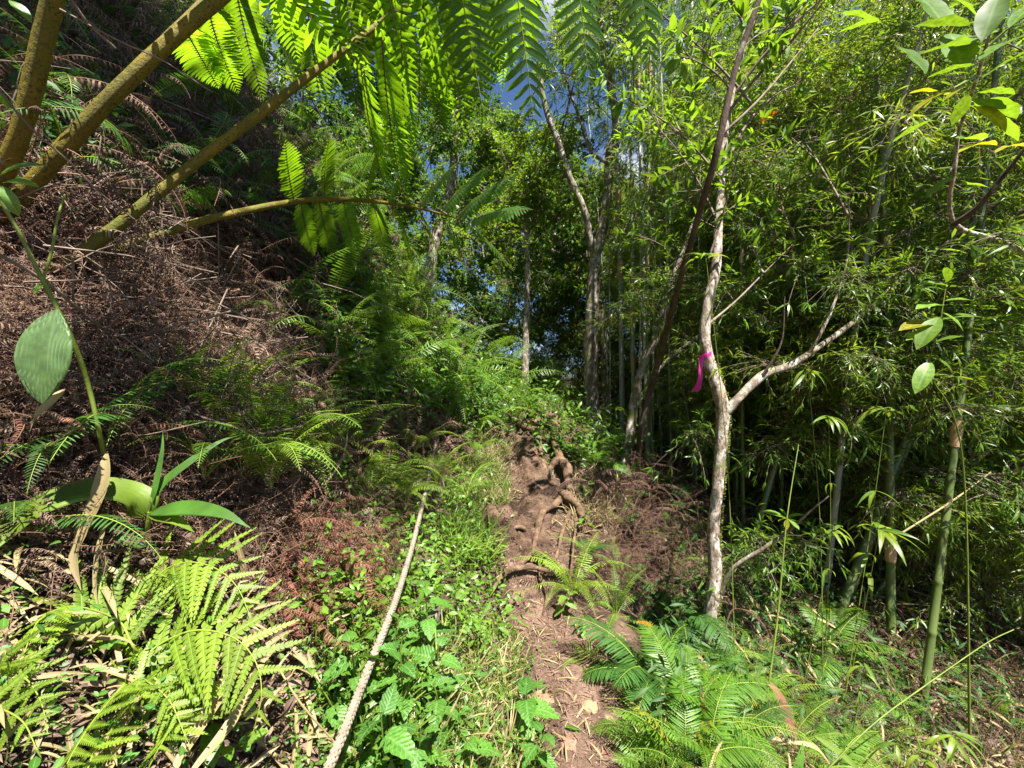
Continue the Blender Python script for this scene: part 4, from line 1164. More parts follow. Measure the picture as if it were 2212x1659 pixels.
# ---- sword ferns that can be told apart
FL = [
 ('dark sword fern with two curled fronds high on the brown bank', 590, 740, 3, SWORD_D, 1.1, None),
 ('shaded sword fern arching over the broken brown stalk', 330, 960, 5, SWORD_D, .5, None),
 ('bright sword fern spilling down over dead fronds left of the red clump', 600, 1050, 9, SWORD, .85, None),
 ('small bright sword fern just below the curly brown debris', 545, 905, 6, SWORD, .55, None),
 ('bright green fern with broad fronds left of the rope', 820, 1080, 9, SWORD_L, .75, None),
 ('bright drooping fern behind the rope middle', 925, 1075, 7, SWORD_L, .68, None),
 ('fern hanging right of the rope above the ribbed leaves', 990, 1105, 5, SWORD, .55, None),
 ('dark fern frond cluster at the left edge under dead fern', 30, 1180, 6, SWORD_D, .5, None),
 ('dark fern half hidden behind the dry tan blade', 120, 1080, 5, SWORD_D, .45, None),
 ('bright fern drooping onto the trail below the roots', 1238, 1285, 12, SWORD_L, .85, None),
 ('green fern tucked right of the trailside fern', 1330, 1330, 7, SWORD, .6, None),
 ('pale small fern lying over the trail edge', 1268, 1430, 5, SWORD_L, .38, None),
 ('dark fan shaped fern left of the mossy trunk foot', 1470, 1330, 8, FAN, .7, None),
 ('large fan fern with fine dark pinnae beside the trail', 1400, 1475, 9, FAN, .72, None),
 ('pale fan fern bowing toward the trail bottom', 1480, 1560, 9, FAN_B, .68, None),
 ('bright fern at the foot of the mossy trunk', 1545, 1430, 8, SWORD_L, .6, None),
 ('bright green fern tangle right of the mossy trunk foot', 1640, 1520, 9, SWORD_L, .7, None),
 ('tall bright narrow fern below the leaning bamboo canes', 1790, 1420, 8, FAN_B, .75, None),
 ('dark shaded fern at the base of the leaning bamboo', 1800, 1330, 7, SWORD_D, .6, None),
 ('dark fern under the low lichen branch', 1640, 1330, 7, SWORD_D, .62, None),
 ('bright fern at the bottom edge below the dry leaf', 1700, 1640, 9, SWORD_L, .62, None),
 ('sunlit fern right of the yellow diagonal stem', 1900, 1620, 8, SWORD_L, .6, None),
 ('bright fern at the bottom edge beside the trail', 1560, 1640, 9, SWORD_L, .62, None),
 ('pale fern above the purple dead fern strings', 1290, 1010, 6, FAN_B, .75, None),
 ('dark fern right of the lichen spotted slanting trunk foot', 1440, 1060, 7, FAN, .7, None),
 ('sparse fern on the shaded litter at far right', 2010, 1480, 6, SWORD, .6, None),
 ('green fern in the lower right corner', 2150, 1560, 8, SWORD, .7, None),
 ('light fern lying under the dead strings by the trunk', 1580, 1360, 6, SWORD, .5, None),
 ('yellowish narrow fern beside the trail stone', 1600, 1590, 6, SWORD_L, .5, None),
]
rngf0 = np.random.default_rng(15)
for i, (lab, px, py, n, kinds, size, yaw) in enumerate(FL):
    fern(lab, G(px, py)+(np.array([.07, -.05, .14]) if px < 1100 and py < 1150 else 0), n+2, kinds, size*(1.25 if px < 1100 else 1.15), seed=i, yaw=yaw)
for i in range(16):
    px = rngf0.uniform(1260, 1560); py = rngf0.uniform(1020, 1340)
    fern('green fern among the purplish dead fern between trail and ribbon tree', G(px, py), 7, SWORD+SWORD_D+FAN, rngf0.uniform(.45, .75), 'ferns between trail and ribbon tree', seed=850+i)
for i, (px, py, s_, kk) in enumerate([(450, 1000, .8, SWORD), (500, 1090, .8, SWORD), (560, 1120, .8, SWORD_L), (600, 1010, .9, SWORD_L), (640, 1060, .9, SWORD_L), (540, 1040, .9, SWORD), (700, 1010, .7, SWORD), (760, 1020, .85, SWORD_L), (880, 1010, .8, SWORD_L), (740, 930, .7, SWORD_D), (650, 930, .7, SWORD_D),
        (780, 1110, .7, SWORD_L), (860, 1120, .7, SWORD_L), (420, 1110, .7, SWORD), (240, 1050, .7, SWORD_D), (400, 960, .6, SWORD), (1010, 1010, .6, SWORD), (900, 900, .8, SWORD_D), (950, 940, .8, SWORD), (830, 880, .8, SWORD_D), (500, 950, .6, SWORD_D)]):
    fern('green sword fern growing through the dead brown fern of the near bank', G(px, py)+[.07, -.05, .14], 9, kk, s_, 'sword ferns in the near brown bank', seed=400+i)
# smaller ferns all over the lit bank: hanging fronds
rngf = np.random.default_rng(5)
cnt = 0
for i in range(400):
    if cnt >= 85: break
    px = rngf.uniform(640, 1180); py = rngf.uniform(420, 960)
    edge = np.interp(py, [420, 550, 700, 850, 960], [800, 980, 1080, 1150, 1080])
    if px > edge+30 or px < 600+.15*(py-400): continue
    b = G(px, py)
    if b[1] > 14: continue
    cnt += 1
    fern('hanging green fern clinging to the sunlit bank above the trail', b, 6, HANG+SWORD[:2], rngf.uniform(.75, 1.2), 'ferns hanging on the sunlit bank', 'bank_fern', seed=200+i, lift=.12)
for i in range(34):
    px = rngf.uniform(1390, 1980); py = rngf.uniform(1400, 1700)
    fern('bright fern in the sunny fern bed right of the trail', G(px, py), 9, SWORD_L+FAN_B+SWORD, rngf.uniform(.4, .62), 'ferns in the bed right of the trail', seed=800+i)
for i in range(26):
    px = rngf.uniform(1420, 2250); py = rngf.uniform(1180, 1640)
    fern('small green fern scattered through the shaded floor under the bamboo', G(px, py), 6, SWORD_D+FAN+SWORD, rngf.uniform(.4, .7), 'small ferns on the floor under the bamboo', 'floor_fern', seed=700+i)
# red young frond
rf = G(1535, 1640)
r_root = thing('red_frond', 'single young red fern frond among green ferns at bottom', 'frond', rf)
g = frond_geo(arc(.24, 80, 60, 14), [0, -1, .3], 12, .035, leaf_t(.4, 3, 'lance', .2, .1), .1, 60, 0, 'wide', (.003, .001), np.random.default_rng(1))
link('blade', g.build('blade', [M_RED, M_RACHIS_DK]), r_root, rot=(.0, .1, .3))
yf = G(1450, 1640)
fern('yellow lobed fern plant touching the trail edge at bottom', yf, 5, [frond_geo(arc(.3, 80, 20, 14), [0, -.5, .8], 9, .06, leaf_t(.36, 4, 'lance', .2, .15), .1, 62, .05, 'wide', (.003, .001), np.random.default_rng(4)).build('frond', [M_YELLOW, M_STEM])], 1.0, name='yellow_fern', seed=55)

# ------------------------------------------------------------------ dead fern
def tangle_clump(seed, mat, n=16, size=.32, T=T_CURL, pl=(.035, .06)):
    "a knot of curled dead fronds"
    rng = np.random.default_rng(seed); g = Geo()
    for k in range(n):
        pts = arc(rng.uniform(.25, .5), rng.uniform(0, 60), rng.uniform(-85, -10), 8, rng.uniform(-90, 90))
        M = frames(rng.normal(size=(1, 3))*[1, 1, .5], rng.normal(size=(1, 3))*.5+[0, 0, 1])[0]
        pts = pts @ M.T + rng.normal(size=3)*[size*.5, size*.5, size*.25]
        frond_geo(pts, rng.normal(size=3)*.4+[0, 0, 1], 16, rng.uniform(*pl), T, .1, 70, .3, 'lance', (.0022, .001), rng, .3, g, rng.random())
    return g.build('clump', [mat, M_RACHIS_DK])
T_CURL3 = leaf_t(.16, 3, 'strap', .4, .9, mid=False)
CL_B = [tangle_clump(s, M_DEAD, T=T_CURL3) for s in range(1, 6)]
CL_R = [tangle_clump(s, M_DEADRED, 9, T=T_CURL, pl=(.06, .1)) for s in range(6, 10)]
CL_P = [tangle_clump(s, M_DEADPUR, T=T_CURL3) for s in range(9, 13)]
rngd = np.random.default_rng(9)
def bank_spots(n, region, lift=(.0, .2), nrm=(.65, -.1, .7), keep=None):
    p = GM(rngd.uniform(region[0], region[2], n), rngd.uniform(region[1], region[3], n))
    p = p[p[:, 1] < 14]
    if keep is not None: p = p[keep(p)]
    return p + np.array(nrm)*rngd.uniform(*lift, len(p))[:, None]
def dead_mass(label, protos, spots, size, seed, nrm=(.5, -.1, .8)):
    r = np.random.default_rng(seed); n = len(spots)
    R = frames(r.normal(size=(n, 3))*[1, 1, .6], r.normal(size=(n, 3))*.45+np.array(nrm))
    mass('dead_fern_tangle', label, 'dead fern', protos, R, spots, r.uniform(.7, 1.35, n)*size*np.clip(.26+.15*spots[:, 1], .3, 1.5), seed)
sp = np.concatenate([bank_spots(1000, (-160, -60, 760, 560), (0, .3)), bank_spots(1000, (-160, 520, 960, 1000), (0, .18)), bank_spots(300, (60, 900, 800, 1240), (.0, .06))])
CL_G = [tangle_clump(s, M_DEADGREY, 9, T=T_CURL3) for s in range(13, 15)]
dead_mass('thick tangle of brown dead fern covering the steep left bank', CL_B+CL_B+CL_P+CL_G, sp, .9, 1)
def droop_mass(label, kinds, n, region, lift, size, seed, cat='dead fern', name='dead_fern_tangle'):
    "whole fronds hanging out of the bank"
    q = bank_spots(n, region, lift); r = np.random.default_rng(seed); m = len(q)
    mass(name, label, cat, kinds, frames(r.normal(size=(m, 3))*[.8, .8, .35]+[.6, -.35, -.1], r.normal(size=(m, 3))*.35+[.5, -.2, .9]), q, r.uniform(*size, m)*np.clip(.35+.17*q[:, 1], .4, 1.6), seed)
droop_mass('hanging dead fern fronds matting the shaded upper bank', DEADF+DEADP, 420, (-100, -40, 760, 640), (.1, .5), (.8, 1.5), 31)
droop_mass('curled dead fern fronds strewn on the lower brown bank', DEADF+DEADR[:1], 170, (-60, 600, 800, 1100), (.05, .2), (.6, 1.0), 32)
droop_mass('dark green fern fronds hanging in the shaded upper bank', SWORD_D+HANG, 170, (-80, -40, 760, 600), (.15, .6), (.8, 1.4), 33, 'undergrowth', 'undergrowth')
TWM = []
for k in range(3):
    rr = np.random.default_rng(60+k); g = Geo()
    for _ in range(14):
        p = rr.normal(size=3)*.12; dd = unit(rr.normal(size=3)*[1, 1, .8])*rr.uniform(.2, .5)
        tube(g, spline([p-dd*.5, p+rr.normal(size=3)*.03, p+dd*.5], 6), [.0035*rr.uniform(.5, 1.2), .001], 4, 0, rr.random(), cap=False)
    TWM.append(g.build('twigs', [M_TWIG]))
droop_mass('bare grey stems woven through the dead fern bank', TWM, 70, (-80, 60, 800, 950), (.08, .35), (.9, 1.5), 34, 'twigs', 'stem_tangle')
sp = bank_spots(80, (570, 1130, 770, 1360), (.0, .08))
dead_mass('rusty red clump of dead fern left of the rope', CL_R, sp, .7, 2)
sp = np.concatenate([bank_spots(110, (1290, 1050, 1560, 1300), (.0, .16), (0, -.2, 1)), bank_spots(200, (1600, 1330, 2280, 1690), (.0, .08), (0, 0, 1))])
dead_mass('purplish brown dead fern litter under the bamboo and trunk', CL_P, sp, .7, 3, (0, -.2, 1))
# green fern fronds massed on the sunlit bank behind the ones that can be counted
def lit_bank(b):
    px = 1106+FPX*b[:, 0]/b[:, 1]; py = 829.5-FPX*(b[:, 2]-EYE)/b[:, 1]
    return (px > 560+.22*(py-350)) & (px < np.interp(py, [300, 420, 550, 700, 850, 960], [900, 980, 1050, 1120, 1180, 1080]))
sp = bank_spots(900, (540, 300, 1190, 900), (.05, .4), keep=lit_bank)
r = np.random.default_rng(6); n = len(sp)
mass('undergrowth', 'matted green fern fronds covering the sunlit bank', 'undergrowth', HANG+SWORD[:3], frames(r.normal(size=(n, 3))*[1, 1, .4]+[.5, -.4, 0], r.normal(size=(n, 3))*.4+[.4, -.2, .9]), sp, r.uniform(.7, 1.3, n)*(1+.05*sp[:, 1]), 4)

def dead_fern(label, b, n, kinds, size, seed, group=None, **kw):
    return fern(label, b, n, kinds, size, group, 'dead_fern', 'dead fern', seed, **kw)
dead_fern('pinkish dead fern hanging at the left edge below the pleated leaf', P(-10, 800, 1.2), 4, DEADF, .6, 1, yaw=-.8, sp=1.4)
dead_fern('curled tan dead fern right of the pleated leaf', G(190, 830)+[.08, 0, .1], 6, DEADF, .5, 2)
dead_fern('pale dead fern curls around the broken stalk', G(380, 800)+[.08, 0, .1], 7, DEADF, .5, 3)
dead_fern('brown dead fern spray draped above the shaded sword fern', G(470, 850)+[.08, 0, .08], 6, DEADF, .5, 4)
dead_fern('rusty dead fern spray on top of the red clump', G(690, 1190)+[0, 0, .1], 8, DEADR, .6, 5)
dead_fern('rusty dead fern spray at the lower side of the red clump', G(740, 1290)+[0, 0, .1], 7, DEADR, .55, 6)
dead_fern('rusty dead fern spray at the left side of the red clump', G(620, 1200)+[0, 0, .1], 7, DEADR, .55, 7)
for i, (px, py, t) in enumerate([(1270, 1090, 'next to the root end'), (1330, 1090, 'below the pale forked twig'), (1400, 1100, 'in front of the bamboo foot'), (1450, 1150, 'left of the pale tree trunk')]):
    dead_fern('purplish dead fern strings hanging '+t, G(px, py)+[0, -.1, .22], 8, DEADP, .75, 20+i)
dead_fern('withered fern strings hanging on the mossy trunk foot', P(1590, 1310, 2.6), 5, DEADP, .42, 30)
dead_fern('curled dead fern under the dry leaf on the right', G(1690, 1480)+[0, 0, .08], 6, DEADP, .5, 31)
# ------------------------------------------------------------------ rope
def rope():
    pl = [(955, 850), (948, 920), (930, 1010), (915, 1080), (893, 1170), (868, 1255), (842, 1330), (805, 1420), (775, 1495), (745, 1575), (700, 1680), (660, 1760)]
    pts = np.array([G(px, py, .22)+[0, 0, .22] for px, py in pl])
    c = spline(pts, 420)
    for _ in range(60): c[1:-1] = .5*c[1:-1]+.25*(c[2:]+c[:-2])
    c[:, 2] = np.maximum(c[:, 2], H(c[:, 0], c[:, 1])+.03)
    b = c[-1]
    root = thing('climbing_rope', 'braided grey rope running straight down the bank beside the trail', 'rope', b)
    T = tangents(c); u = unit(np.cross(T, [0, 0, 1.])); w = np.cross(T, u)
    s = np.concatenate([[0], np.cumsum(np.linalg.norm(np.diff(c, axis=0), axis=1))])
    for k in range(8):                       # eight braided strands, four each way
        sg = 1 if k % 2 else -1
        a = sg*(s*95) + k*PI/4
        r = .0092+.0017*np.sin(s*190+k*PI/2)
        q = c + r[:, None]*(np.cos(a)[:, None]*u+np.sin(a)[:, None]*w)
        link('strand', tube(Geo(), q, .0048, 5).build('strand', M_ROPE, b), root)
    link('core', tube(Geo(), c, .0085, 6).build('core', M_ROPE, b), root)
rope()

# ------------------------------------------------------------------ leafy herbs
def serrated(W, n=11, **kw): return leaf_t(W, n, 'ovate', .22, .35, serr=.16, wave=.10, **kw)
NET = [Geo().add(*serrated(.66)).build('leaf', [M_NETTLE_V]), Geo().add(*serrated(.72, 13), 0, .85).build('leaf', [M_NETTLE_V]), Geo().add(*serrated(.60, 9), 0, .2).build('leaf', [M_NETTLE_V])]
RIB = [Geo().add(*leaf_t(.58, 8, 'ovate', .3, .35, wave=.05)).build('leaf', [M_RIBBED_V]), Geo().add(*leaf_t(.52, 8, 'ovate', .25, .5), 0, .9).build('leaf', [M_RIBBED_V])]
OVL = [Geo().add(*leaf_t(.46, 7, 'ellip', .2, .4)).build('leaf', [M_SWORD]), Geo().add(*leaf_t(.5, 7, 'ellip', .2, .2), 0, .9).build('leaf', [M_RIBBED])]
BLE = [Geo().add(*leaf_t(.14, 7, 'lance', .25, .5)).build('leaf', [M_BAMBOO]), Geo().add(*leaf_t(.15, 7, 'lance', .25, .7), 0, .9).build('leaf', [M_BAMBOO_Y])]

def herb(label, b, h, nodes, L, kinds, name='nettle', cat='herb', seed=0, group=None, lean=(0, 0), top=True):
    rng = np.random.default_rng(seed+40)
    b = np.asarray(b, float)
    root = thing(name, label, cat, b, group)
    lx, ly = lean
    c = spline([[0, 0, -.02], [lx*.3, ly*.3, h*.5], [lx, ly, h]], 16)
    link('stem', tube(Geo(), c, [.0038, .002], 5).build('stem', M_STEM), root)
    a = rng.uniform(0, PI)
    for i in range(nodes):
        s = .3+.7*(i+.6)/nodes
        p = at_s(c, [min(s, 1.)])[0]
        a += PI/2+rng.normal()*.25
        for k in (0, 1):
            yaw = a+k*PI
            e = rng.uniform(-.25, .4)+(.35 if i == nodes-1 else 0)
            size = L*rng.uniform(.75, 1.15)*(.65 if i == nodes-1 else 1)
            put('leaf', kinds[rng.integers(len(kinds))], root, spray_R(rng, yaw, e), p+np.array([math.cos(yaw), math.sin(yaw), .2])*.012, size)
    return root
HB = [
 ('serrated leaf nettle in front of the ribbed leaf herb', 925, 1440, .30, 4, .085),
 ('broad nettle close left of the trail bottom', 1135, 1600, .22, 4, .085),
 ('nettle clump cut by the bottom edge beside the trail grass', 1150, 1700, .20, 4, .075),
 ('tall nettle beside the rope lower end', 770, 1570, .26, 4, .075),
 ('nettle just right of the rope with pale leaves', 870, 1560, .24, 4, .075),
 ('nettle with drooping leaves below the tallest one', 945, 1530, .22, 4, .08),
 ('dark shaded nettle under the serrated leaf one', 960, 1620, .22, 4, .075),
 ('large leaved nettle at the bottom edge right of the rope', 830, 1690, .20, 3, .10),
 ('nettle with round leaves near the bottom centre edge', 905, 1700, .18, 3, .08),
 ('small nettle sprouting against the rope middle', 850, 1455, .20, 4, .055),
 ('nettle seedling between rope and dry straw', 735, 1600, .16, 3, .06),
 ('nettle in the grass at bottom between two bigger ones', 1020, 1690, .16, 3, .07),
]
for i, (lab, px, py, h, n, L) in enumerate(HB):
    herb(lab, G(px, py), h*1.2, n, L*1.4, NET, seed=i, lean=(random.uniform(-.05, .05), -.04))
RB_ = [
 ('ribbed leaf herb standing right of the rope', 955, 1290, .32, 5, .085),
 ('ribbed leaf herb with pale yellow leaves over the grass', 975, 1390, .30, 4, .085),
 ('small ribbed leaf herb under the fluted clay', 1075, 1200, .16, 2, .085),
 ('ribbed leaf herb leaning over the trail edge', 1040, 1425, .18, 3, .075),
 ('ribbed leaf seedling growing out of the clay step', 1165, 1225, .12, 3, .06),
 ('broad leaved herb under the trailside fern', 1215, 1330, .18, 4, .09),
 ('pale rosette herb on the trail edge below the fern', 1255, 1370, .10, 3, .07),
 ('light green herb at the base of the root tangle', 1260, 1150, .18, 3, .09),
 ('yellow green sprout beside the broken root', 1270, 1080, .22, 3, .10),
 ('glossy small leaved herb beside the red dead fern', 640, 1150, .12, 4, .05),
 ('small leaved herb against the dead fern top', 600, 1170, .12, 3, .05),
 ('broad single leaf herb above the red dead fern clump', 725, 1085, .14, 2, .11),
 ('shaded round leaf herb below the dry straw', 470, 1600, .14, 3, .10),
 ('shaded leafy herb low at the bottom left of centre', 520, 1660, .10, 3, .09),
 ('leafy herb on the bank below the climbing rope top', 850, 960, .25, 4, .09),
 ('leafy herb in the shade left of the grass tuft', 780, 960, .25, 4, .09),
]
for i, (lab, px, py, h, n, L) in enumerate(RB_):
    herb(lab, G(px, py), h, n, L, RIB if i < 9 else OVL, 'ribbed_herb', seed=60+i, lean=(random.uniform(-.05, .05), -.05))
rngh = np.random.default_rng(21)
for i in range(60):
    px = rngh.uniform(700, 1180); py = rngh.uniform(1180, 1700)
    b = G(px, py)
    if b[0] > cx_of(b[1])-.25: continue
    herb('small leafy weed in the mixed growth left of the trail', b, rngh.uniform(.08, .2), 3, rngh.uniform(.035, .055), RIB+NET+OVL, 'weed', 'weed', 300+i, 'small weeds beside the trail')

# leafy bamboo seedlings: fans of long narrow leaves
def leaf_fan(label, px, py, Y, n, L, yaw0, seed, stem=True, pit=.15, kinds=BLE, name='bamboo_sprig', gy=None):
    rng = np.random.default_rng(seed)
    tip = P(px, py, Y)
    gx, gyy = tip[0]+rng.uniform(-.25, .25), tip[1]+rng.uniform(.05, .3)
    b = on_ground(gx, gyy)
    root = thing(name, label, 'bamboo sprig', b)
    c = spline([b-[0, 0, .02], .5*(b+tip)+[.05, .03, .1], tip], 18)
    link('stem', tube(Geo(), c, [.004, .0018], 5).build('stem', M_STEM, b), root)
    for i in range(n):
        a = yaw0 + (i/(max(n-1, 1))-.5)*3.6 + rng.normal()*.12
        put('leaf', kinds[rng.integers(len(kinds))], root, spray_R(rng, a, rng.normal()*.15+pit), tip-b+rng.normal(size=3)*.012, L*rng.uniform(.75, 1.2))
    for s in (.55, .75):
        for k in range(3):
            put('leaf', kinds[rng.integers(len(kinds))], root, spray_R(rng, rng.uniform(0, 6.3), -.1), at_s(c, [s])[0]-b, L*.8)
leaf_fan('fan of long bright narrow leaves in front of the dark bamboo', 1900, 1145, 2.6, 9, .24, -.4, 1)
leaf_fan('small leafy bamboo sprig left of the bright leaf fan', 1800, 1140, 2.7, 8, .17, -1.2, 2)
leaf_fan('spreading bamboo sprig beside the thick leaning cane', 1915, 885, 2.7, 7, .22, 1.2, 3)
leaf_fan('drooping bamboo sprig under the lichen limb', 1745, 800, 2.6, 9, .17, -1.4, 4, pit=-.25)
leaf_fan('bamboo sprig with pale leaves below the drooping one', 1790, 900, 2.8, 9, .15, -1.2, 5, pit=-.1)
leaf_fan('dark bamboo sprig rising over the lower right litter', 1865, 1445, 2.1, 5, .13, -1., 6)
leaf_fan('bluish bamboo sprig at bottom right on purple litter', 2060, 1590, 1.9, 9, .15, -1.4, 7)
leaf_fan('second bluish bamboo sprig near the bottom edge', 1990, 1640, 1.8, 8, .13, -1., 8)
leaf_fan('small bamboo sprig left of the straight tree foot', 1330, 880, 4.6, 9, .2, -1.2, 9)
leaf_fan('green rosette sprig on a thin stem before the ribbon tree', 1525, 555, 2.5, 9, .15, 1.4, 10, pit=.5)

# seedling with yellow green leaves at the right edge
def seedling():
    b = on_ground(2.9, 2.72)
    root = thing('leafy_seedling', 'seedling with yellow green oval leaves beside the right bamboo', 'seedling', b)
    limb(root, b, [b, (2080, 1000, 2.45), (2010, 810, 2.3), (2015, 750, 2.25), (2030, 700, 2.2), (2040, 640, 2.2), (2048, 590, 2.2)], [.008, .007, .006, .005, .004, .003, .002], M_STEM, 'stem', 6, 40)
    k = [Geo().add(*leaf_t(.38, 7, 'ellip', .22, .25, wave=.08), 0, .9).build('leaf', [m]) for m in (M_RIBBED, M_BROAD, M_YELLOW)]
    for (bx, by, tx, ty, Y, kk) in [(2045, 610, 2050, 575, 2.2, 0), (2040, 650, 2092, 640, 2.2, 0), (2038, 660, 1995, 650, 2.2, 0), (2035, 690, 2110, 672, 2.2, 1), (2032, 700, 1965, 690, 2.2, 2), (2025, 720, 1975, 715, 2.2, 0), (2020, 740, 2070, 720, 2.2, 1),
            (2012, 770, 2060, 790, 2.2, 1), (2010, 780, 1985, 830, 2.2, 0), (2030, 685, 1990, 730, 2.15, 1), (2045, 620, 2005, 600, 2.2, 0), (2036, 675, 2085, 700, 2.15, 0)]:
        p0, p1 = P(bx, by, Y), P(tx, ty, Y-.05)
        put('leaf', k[kk], root, frames(p1-p0, [0, -.4, .9])[0], p0-b, np.linalg.norm(p1-p0)*1.2)
seedling()

# ------------------------------------------------------------------ left: pleated leaf grass, stalks, dry blades
def pleated(L, W, n=16, k=15, droop=.5, kind='lance', depth=.05, torn=0.):
    t = np.linspace(0, 1, n+1); u = np.linspace(-1, 1, k)
    w = np.maximum(shape_w(t, kind), .03)*W*.5
    ang = -droop*2*t
    y = np.concatenate([[0], np.cumsum(np.cos(.5*(ang[1:]+ang[:-1])))/n])*L
    z = np.concatenate([[0], np.cumsum(np.sin(.5*(ang[1:]+ang[:-1])))/n])*L
    zz = (np.arange(k) % 2)*depth
    V = np.stack([u[None]*w[:, None], np.repeat(y[:, None], k, 1), z[:, None]+zz[None]*w[:, None]+.15*w[:, None]*u[None]**2], -1)
    i, j = np.meshgrid(np.arange(n), np.arange(k-1), indexing='ij')
    F = np.stack([i*k+j, i*k+j+1, (i+1)*k+j+1, (i+1)*k+j], -1).reshape(-1, 4)
    return V.reshape(-1, 3), F

def blade(pl, W, mats, kind='blade', k=5, up=(0, -.6, .8), depth=.12, torn=False):
    "long leaf blade following a line"
    c = spline([PG(*q, .04) if isinstance(q, tuple) else q for q in pl], 26)
    T = tangents(c); side = unit(np.cross(T, np.broadcast_to(np.asarray(up, float), T.shape))); nn = np.cross(side, T)
    t = np.linspace(0, 1, 26); w = np.maximum(shape_w(t, kind), .04)*W*.5
    u = np.linspace(-1, 1, k)
    V = c[:, None]+side[:, None]*(w[:, None]*u[None])[..., None]+nn[:, None]*(w[:, None]*(.25*u[None]**2+depth*(np.arange(k) % 2)[None]))[..., None]
    i, j = np.meshgrid(np.arange(25), np.arange(k-1), indexing='ij')
    F = np.stack([i*k+j, i*k+j+1, (i+1)*k+j+1, (i+1)*k+j], -1).reshape(-1, 4)
    return Geo().add(V.reshape(-1, 3), F, 0, .5)

def pleated_plant():
    b = G(238, 1040)
    root = thing('pleated_leaf_plant', 'tall thin stemmed plant with one big pleated leaf at left edge', 'plant', b)
    limb(root, b, [b, (222, 970, 1.05), (190, 830, 1.0), (150, 720, .95), (92, 605, .92), (40, 500, .9), (-20, 400, .88)], [.006, .0055, .005, .005, .005, .004, .003], M_STEM, 'stem', 6, 40, .02)
    limb(root, b, [(92, 605, .92), (110, 550, .92), (125, 470, .93), (140, 420, .95)], [.003, .003, .0025, .002], M_STEM, 'stem', 5, 16, .02)
    p0, p1 = P(122, 668, .88), P(70, 870, .84)
    T = pleated(1, .47, 18, 25, .12, 'ellip', .22)
    put('leaf', Geo().add(*T).build('leaf', [M_PALE]), root, frames(p1-p0, [.25, -.95, .2])[0], p0-b, np.linalg.norm(p1-p0))
    for (bx, by, tx, ty, Y) in [(5, 395, 60, 380, .9), (0, 400, 30, 450, .9), (-5, 385, 55, 330, .9), (20, 0, 60, 25, .95)]:
        q0, q1 = P(bx, by, Y), P(tx, ty, Y)
        put('leaf', OVL[0], root, frames(q1-q0, [.1, -.6, .7])[0], q0-b, np.linalg.norm(q1-q0)*1.15)
    put('leaf', OVL[1], root, frames(P(75, 625, .9)-P(95, 612, .92), [0, -.8, .5])[0], P(95, 612, .92)-b, .035)
pleated_plant()

def strap_plant():
    b = G(318, 1215)
    root = thing('strap_leaf_plant', 'green plant with long arching pleated strap leaves over the lime ferns', 'plant', b)
    limb(root, b, [b, (318, 1150, 1.12), (322, 1105, 1.1)], [.008, .007, .006], M_STEM, 'stem', 7, 12, .02)
    for pl, W, m in [([(320, 1110, 1.1), (290, 1075, 1.08), (210, 1062, 1.03), (110, 1090, .98), (20, 1150, .94), (-60, 1230, .92)], .075, M_LIME),
                     ([(320, 1110, 1.1), (350, 1050, 1.12), (410, 1000, 1.15), (475, 955, 1.2), (520, 940, 1.25)], .032, M_NETTLE),
                     ([(320, 1110, 1.1), (335, 1060, 1.1), (350, 980, 1.12), (352, 930, 1.14)], .018, M_NETTLE),
                     ([(322, 1110, 1.1), (400, 1100, 1.08), (480, 1110, 1.05), (540, 1140, 1.03)], .05, M_NETTLE),
                     ([(322, 1115, 1.1), (380, 1125, 1.08), (420, 1150, 1.05)], .03, M_LIME),
                     ([(316, 1180, 1.1), (270, 1170, 1.07), (225, 1180, 1.04), (195, 1195, 1.02)], .038, M_NETTLE)]:
        link('leaf', blade(pl, W, None, 'lance' if W < .07 else 'strap', 15, depth=.3).build('leaf', [m], b), root)
strap_plant()

DB = [
 ('dry tan strap leaf folded down beside the pleated leaf stem', [(232, 975, 1.02), (218, 1060, 1.0), (180, 1150, .98), (160, 1210, .97), (175, 1275, .96)], .045, M_STRAW),
 ('thin dry brown strip hanging next to the folded tan leaf', [(236, 1100, 1.03), (215, 1180, 1.0), (205, 1260, .98), (215, 1330, .97)], .014, M_STRAW),
 ('long pale straw blade under the lime fern, upper one', [(540, 1400, 1.05), (480, 1490, 1.0), (400, 1620, .92), (350, 1720, .88)], .045, M_STRAW),
 ('long pale straw blade under the lime fern, lower one', [(560, 1440, 1.05), (500, 1560, .98), (420, 1660, .9), (380, 1720, .88)], .03, M_STRAW),
 ('pale straw blade beneath the drooping olive fern', [(300, 1470, 1.0), (255, 1580, .92), (200, 1700, .86)], .045, M_STRAW),
 ('wide tan straw blade at the bottom left corner', [(250, 1600, .88), (220, 1660, .84), (170, 1760, .8)], .06, M_STRAW),
 ('dead brown blade hanging by the leaf stalk at bottom right', [(1655, 1470, 2.0), (1680, 1500, 1.98), (1705, 1560, 1.95), (1730, 1640, 1.92)], .05, M_DEADRED),
 ('half green half tan blade left of the tall thin stalk', [(1650, 1610, 1.9), (1650, 1560, 1.92), (1630, 1520, 1.95), (1615, 1495, 1.97)], .055, M_YELLOW),
 ('curved tan blade over the bottom right ferns', [(1795, 1655, 1.8), (1770, 1620, 1.8), (1730, 1605, 1.8), (1680, 1608, 1.82)], .022, M_STRAW),
 ('folded brown blade below the pleated leaf', [(140, 840, .95), (110, 870, .92), (80, 900, .9), (65, 930, .9)], .03, M_STRAW),
 ('upright green blade at the bottom between the ferns', [(1715, 1690, 1.75), (1728, 1640, 1.76), (1735, 1600, 1.78)], .035, M_NETTLE),
 ('long green blade sloping right at the bottom of the ferns', [(1760, 1590, 1.8), (1830, 1640, 1.78), (1900, 1720, 1.75)], .03, M_GRASS),
]
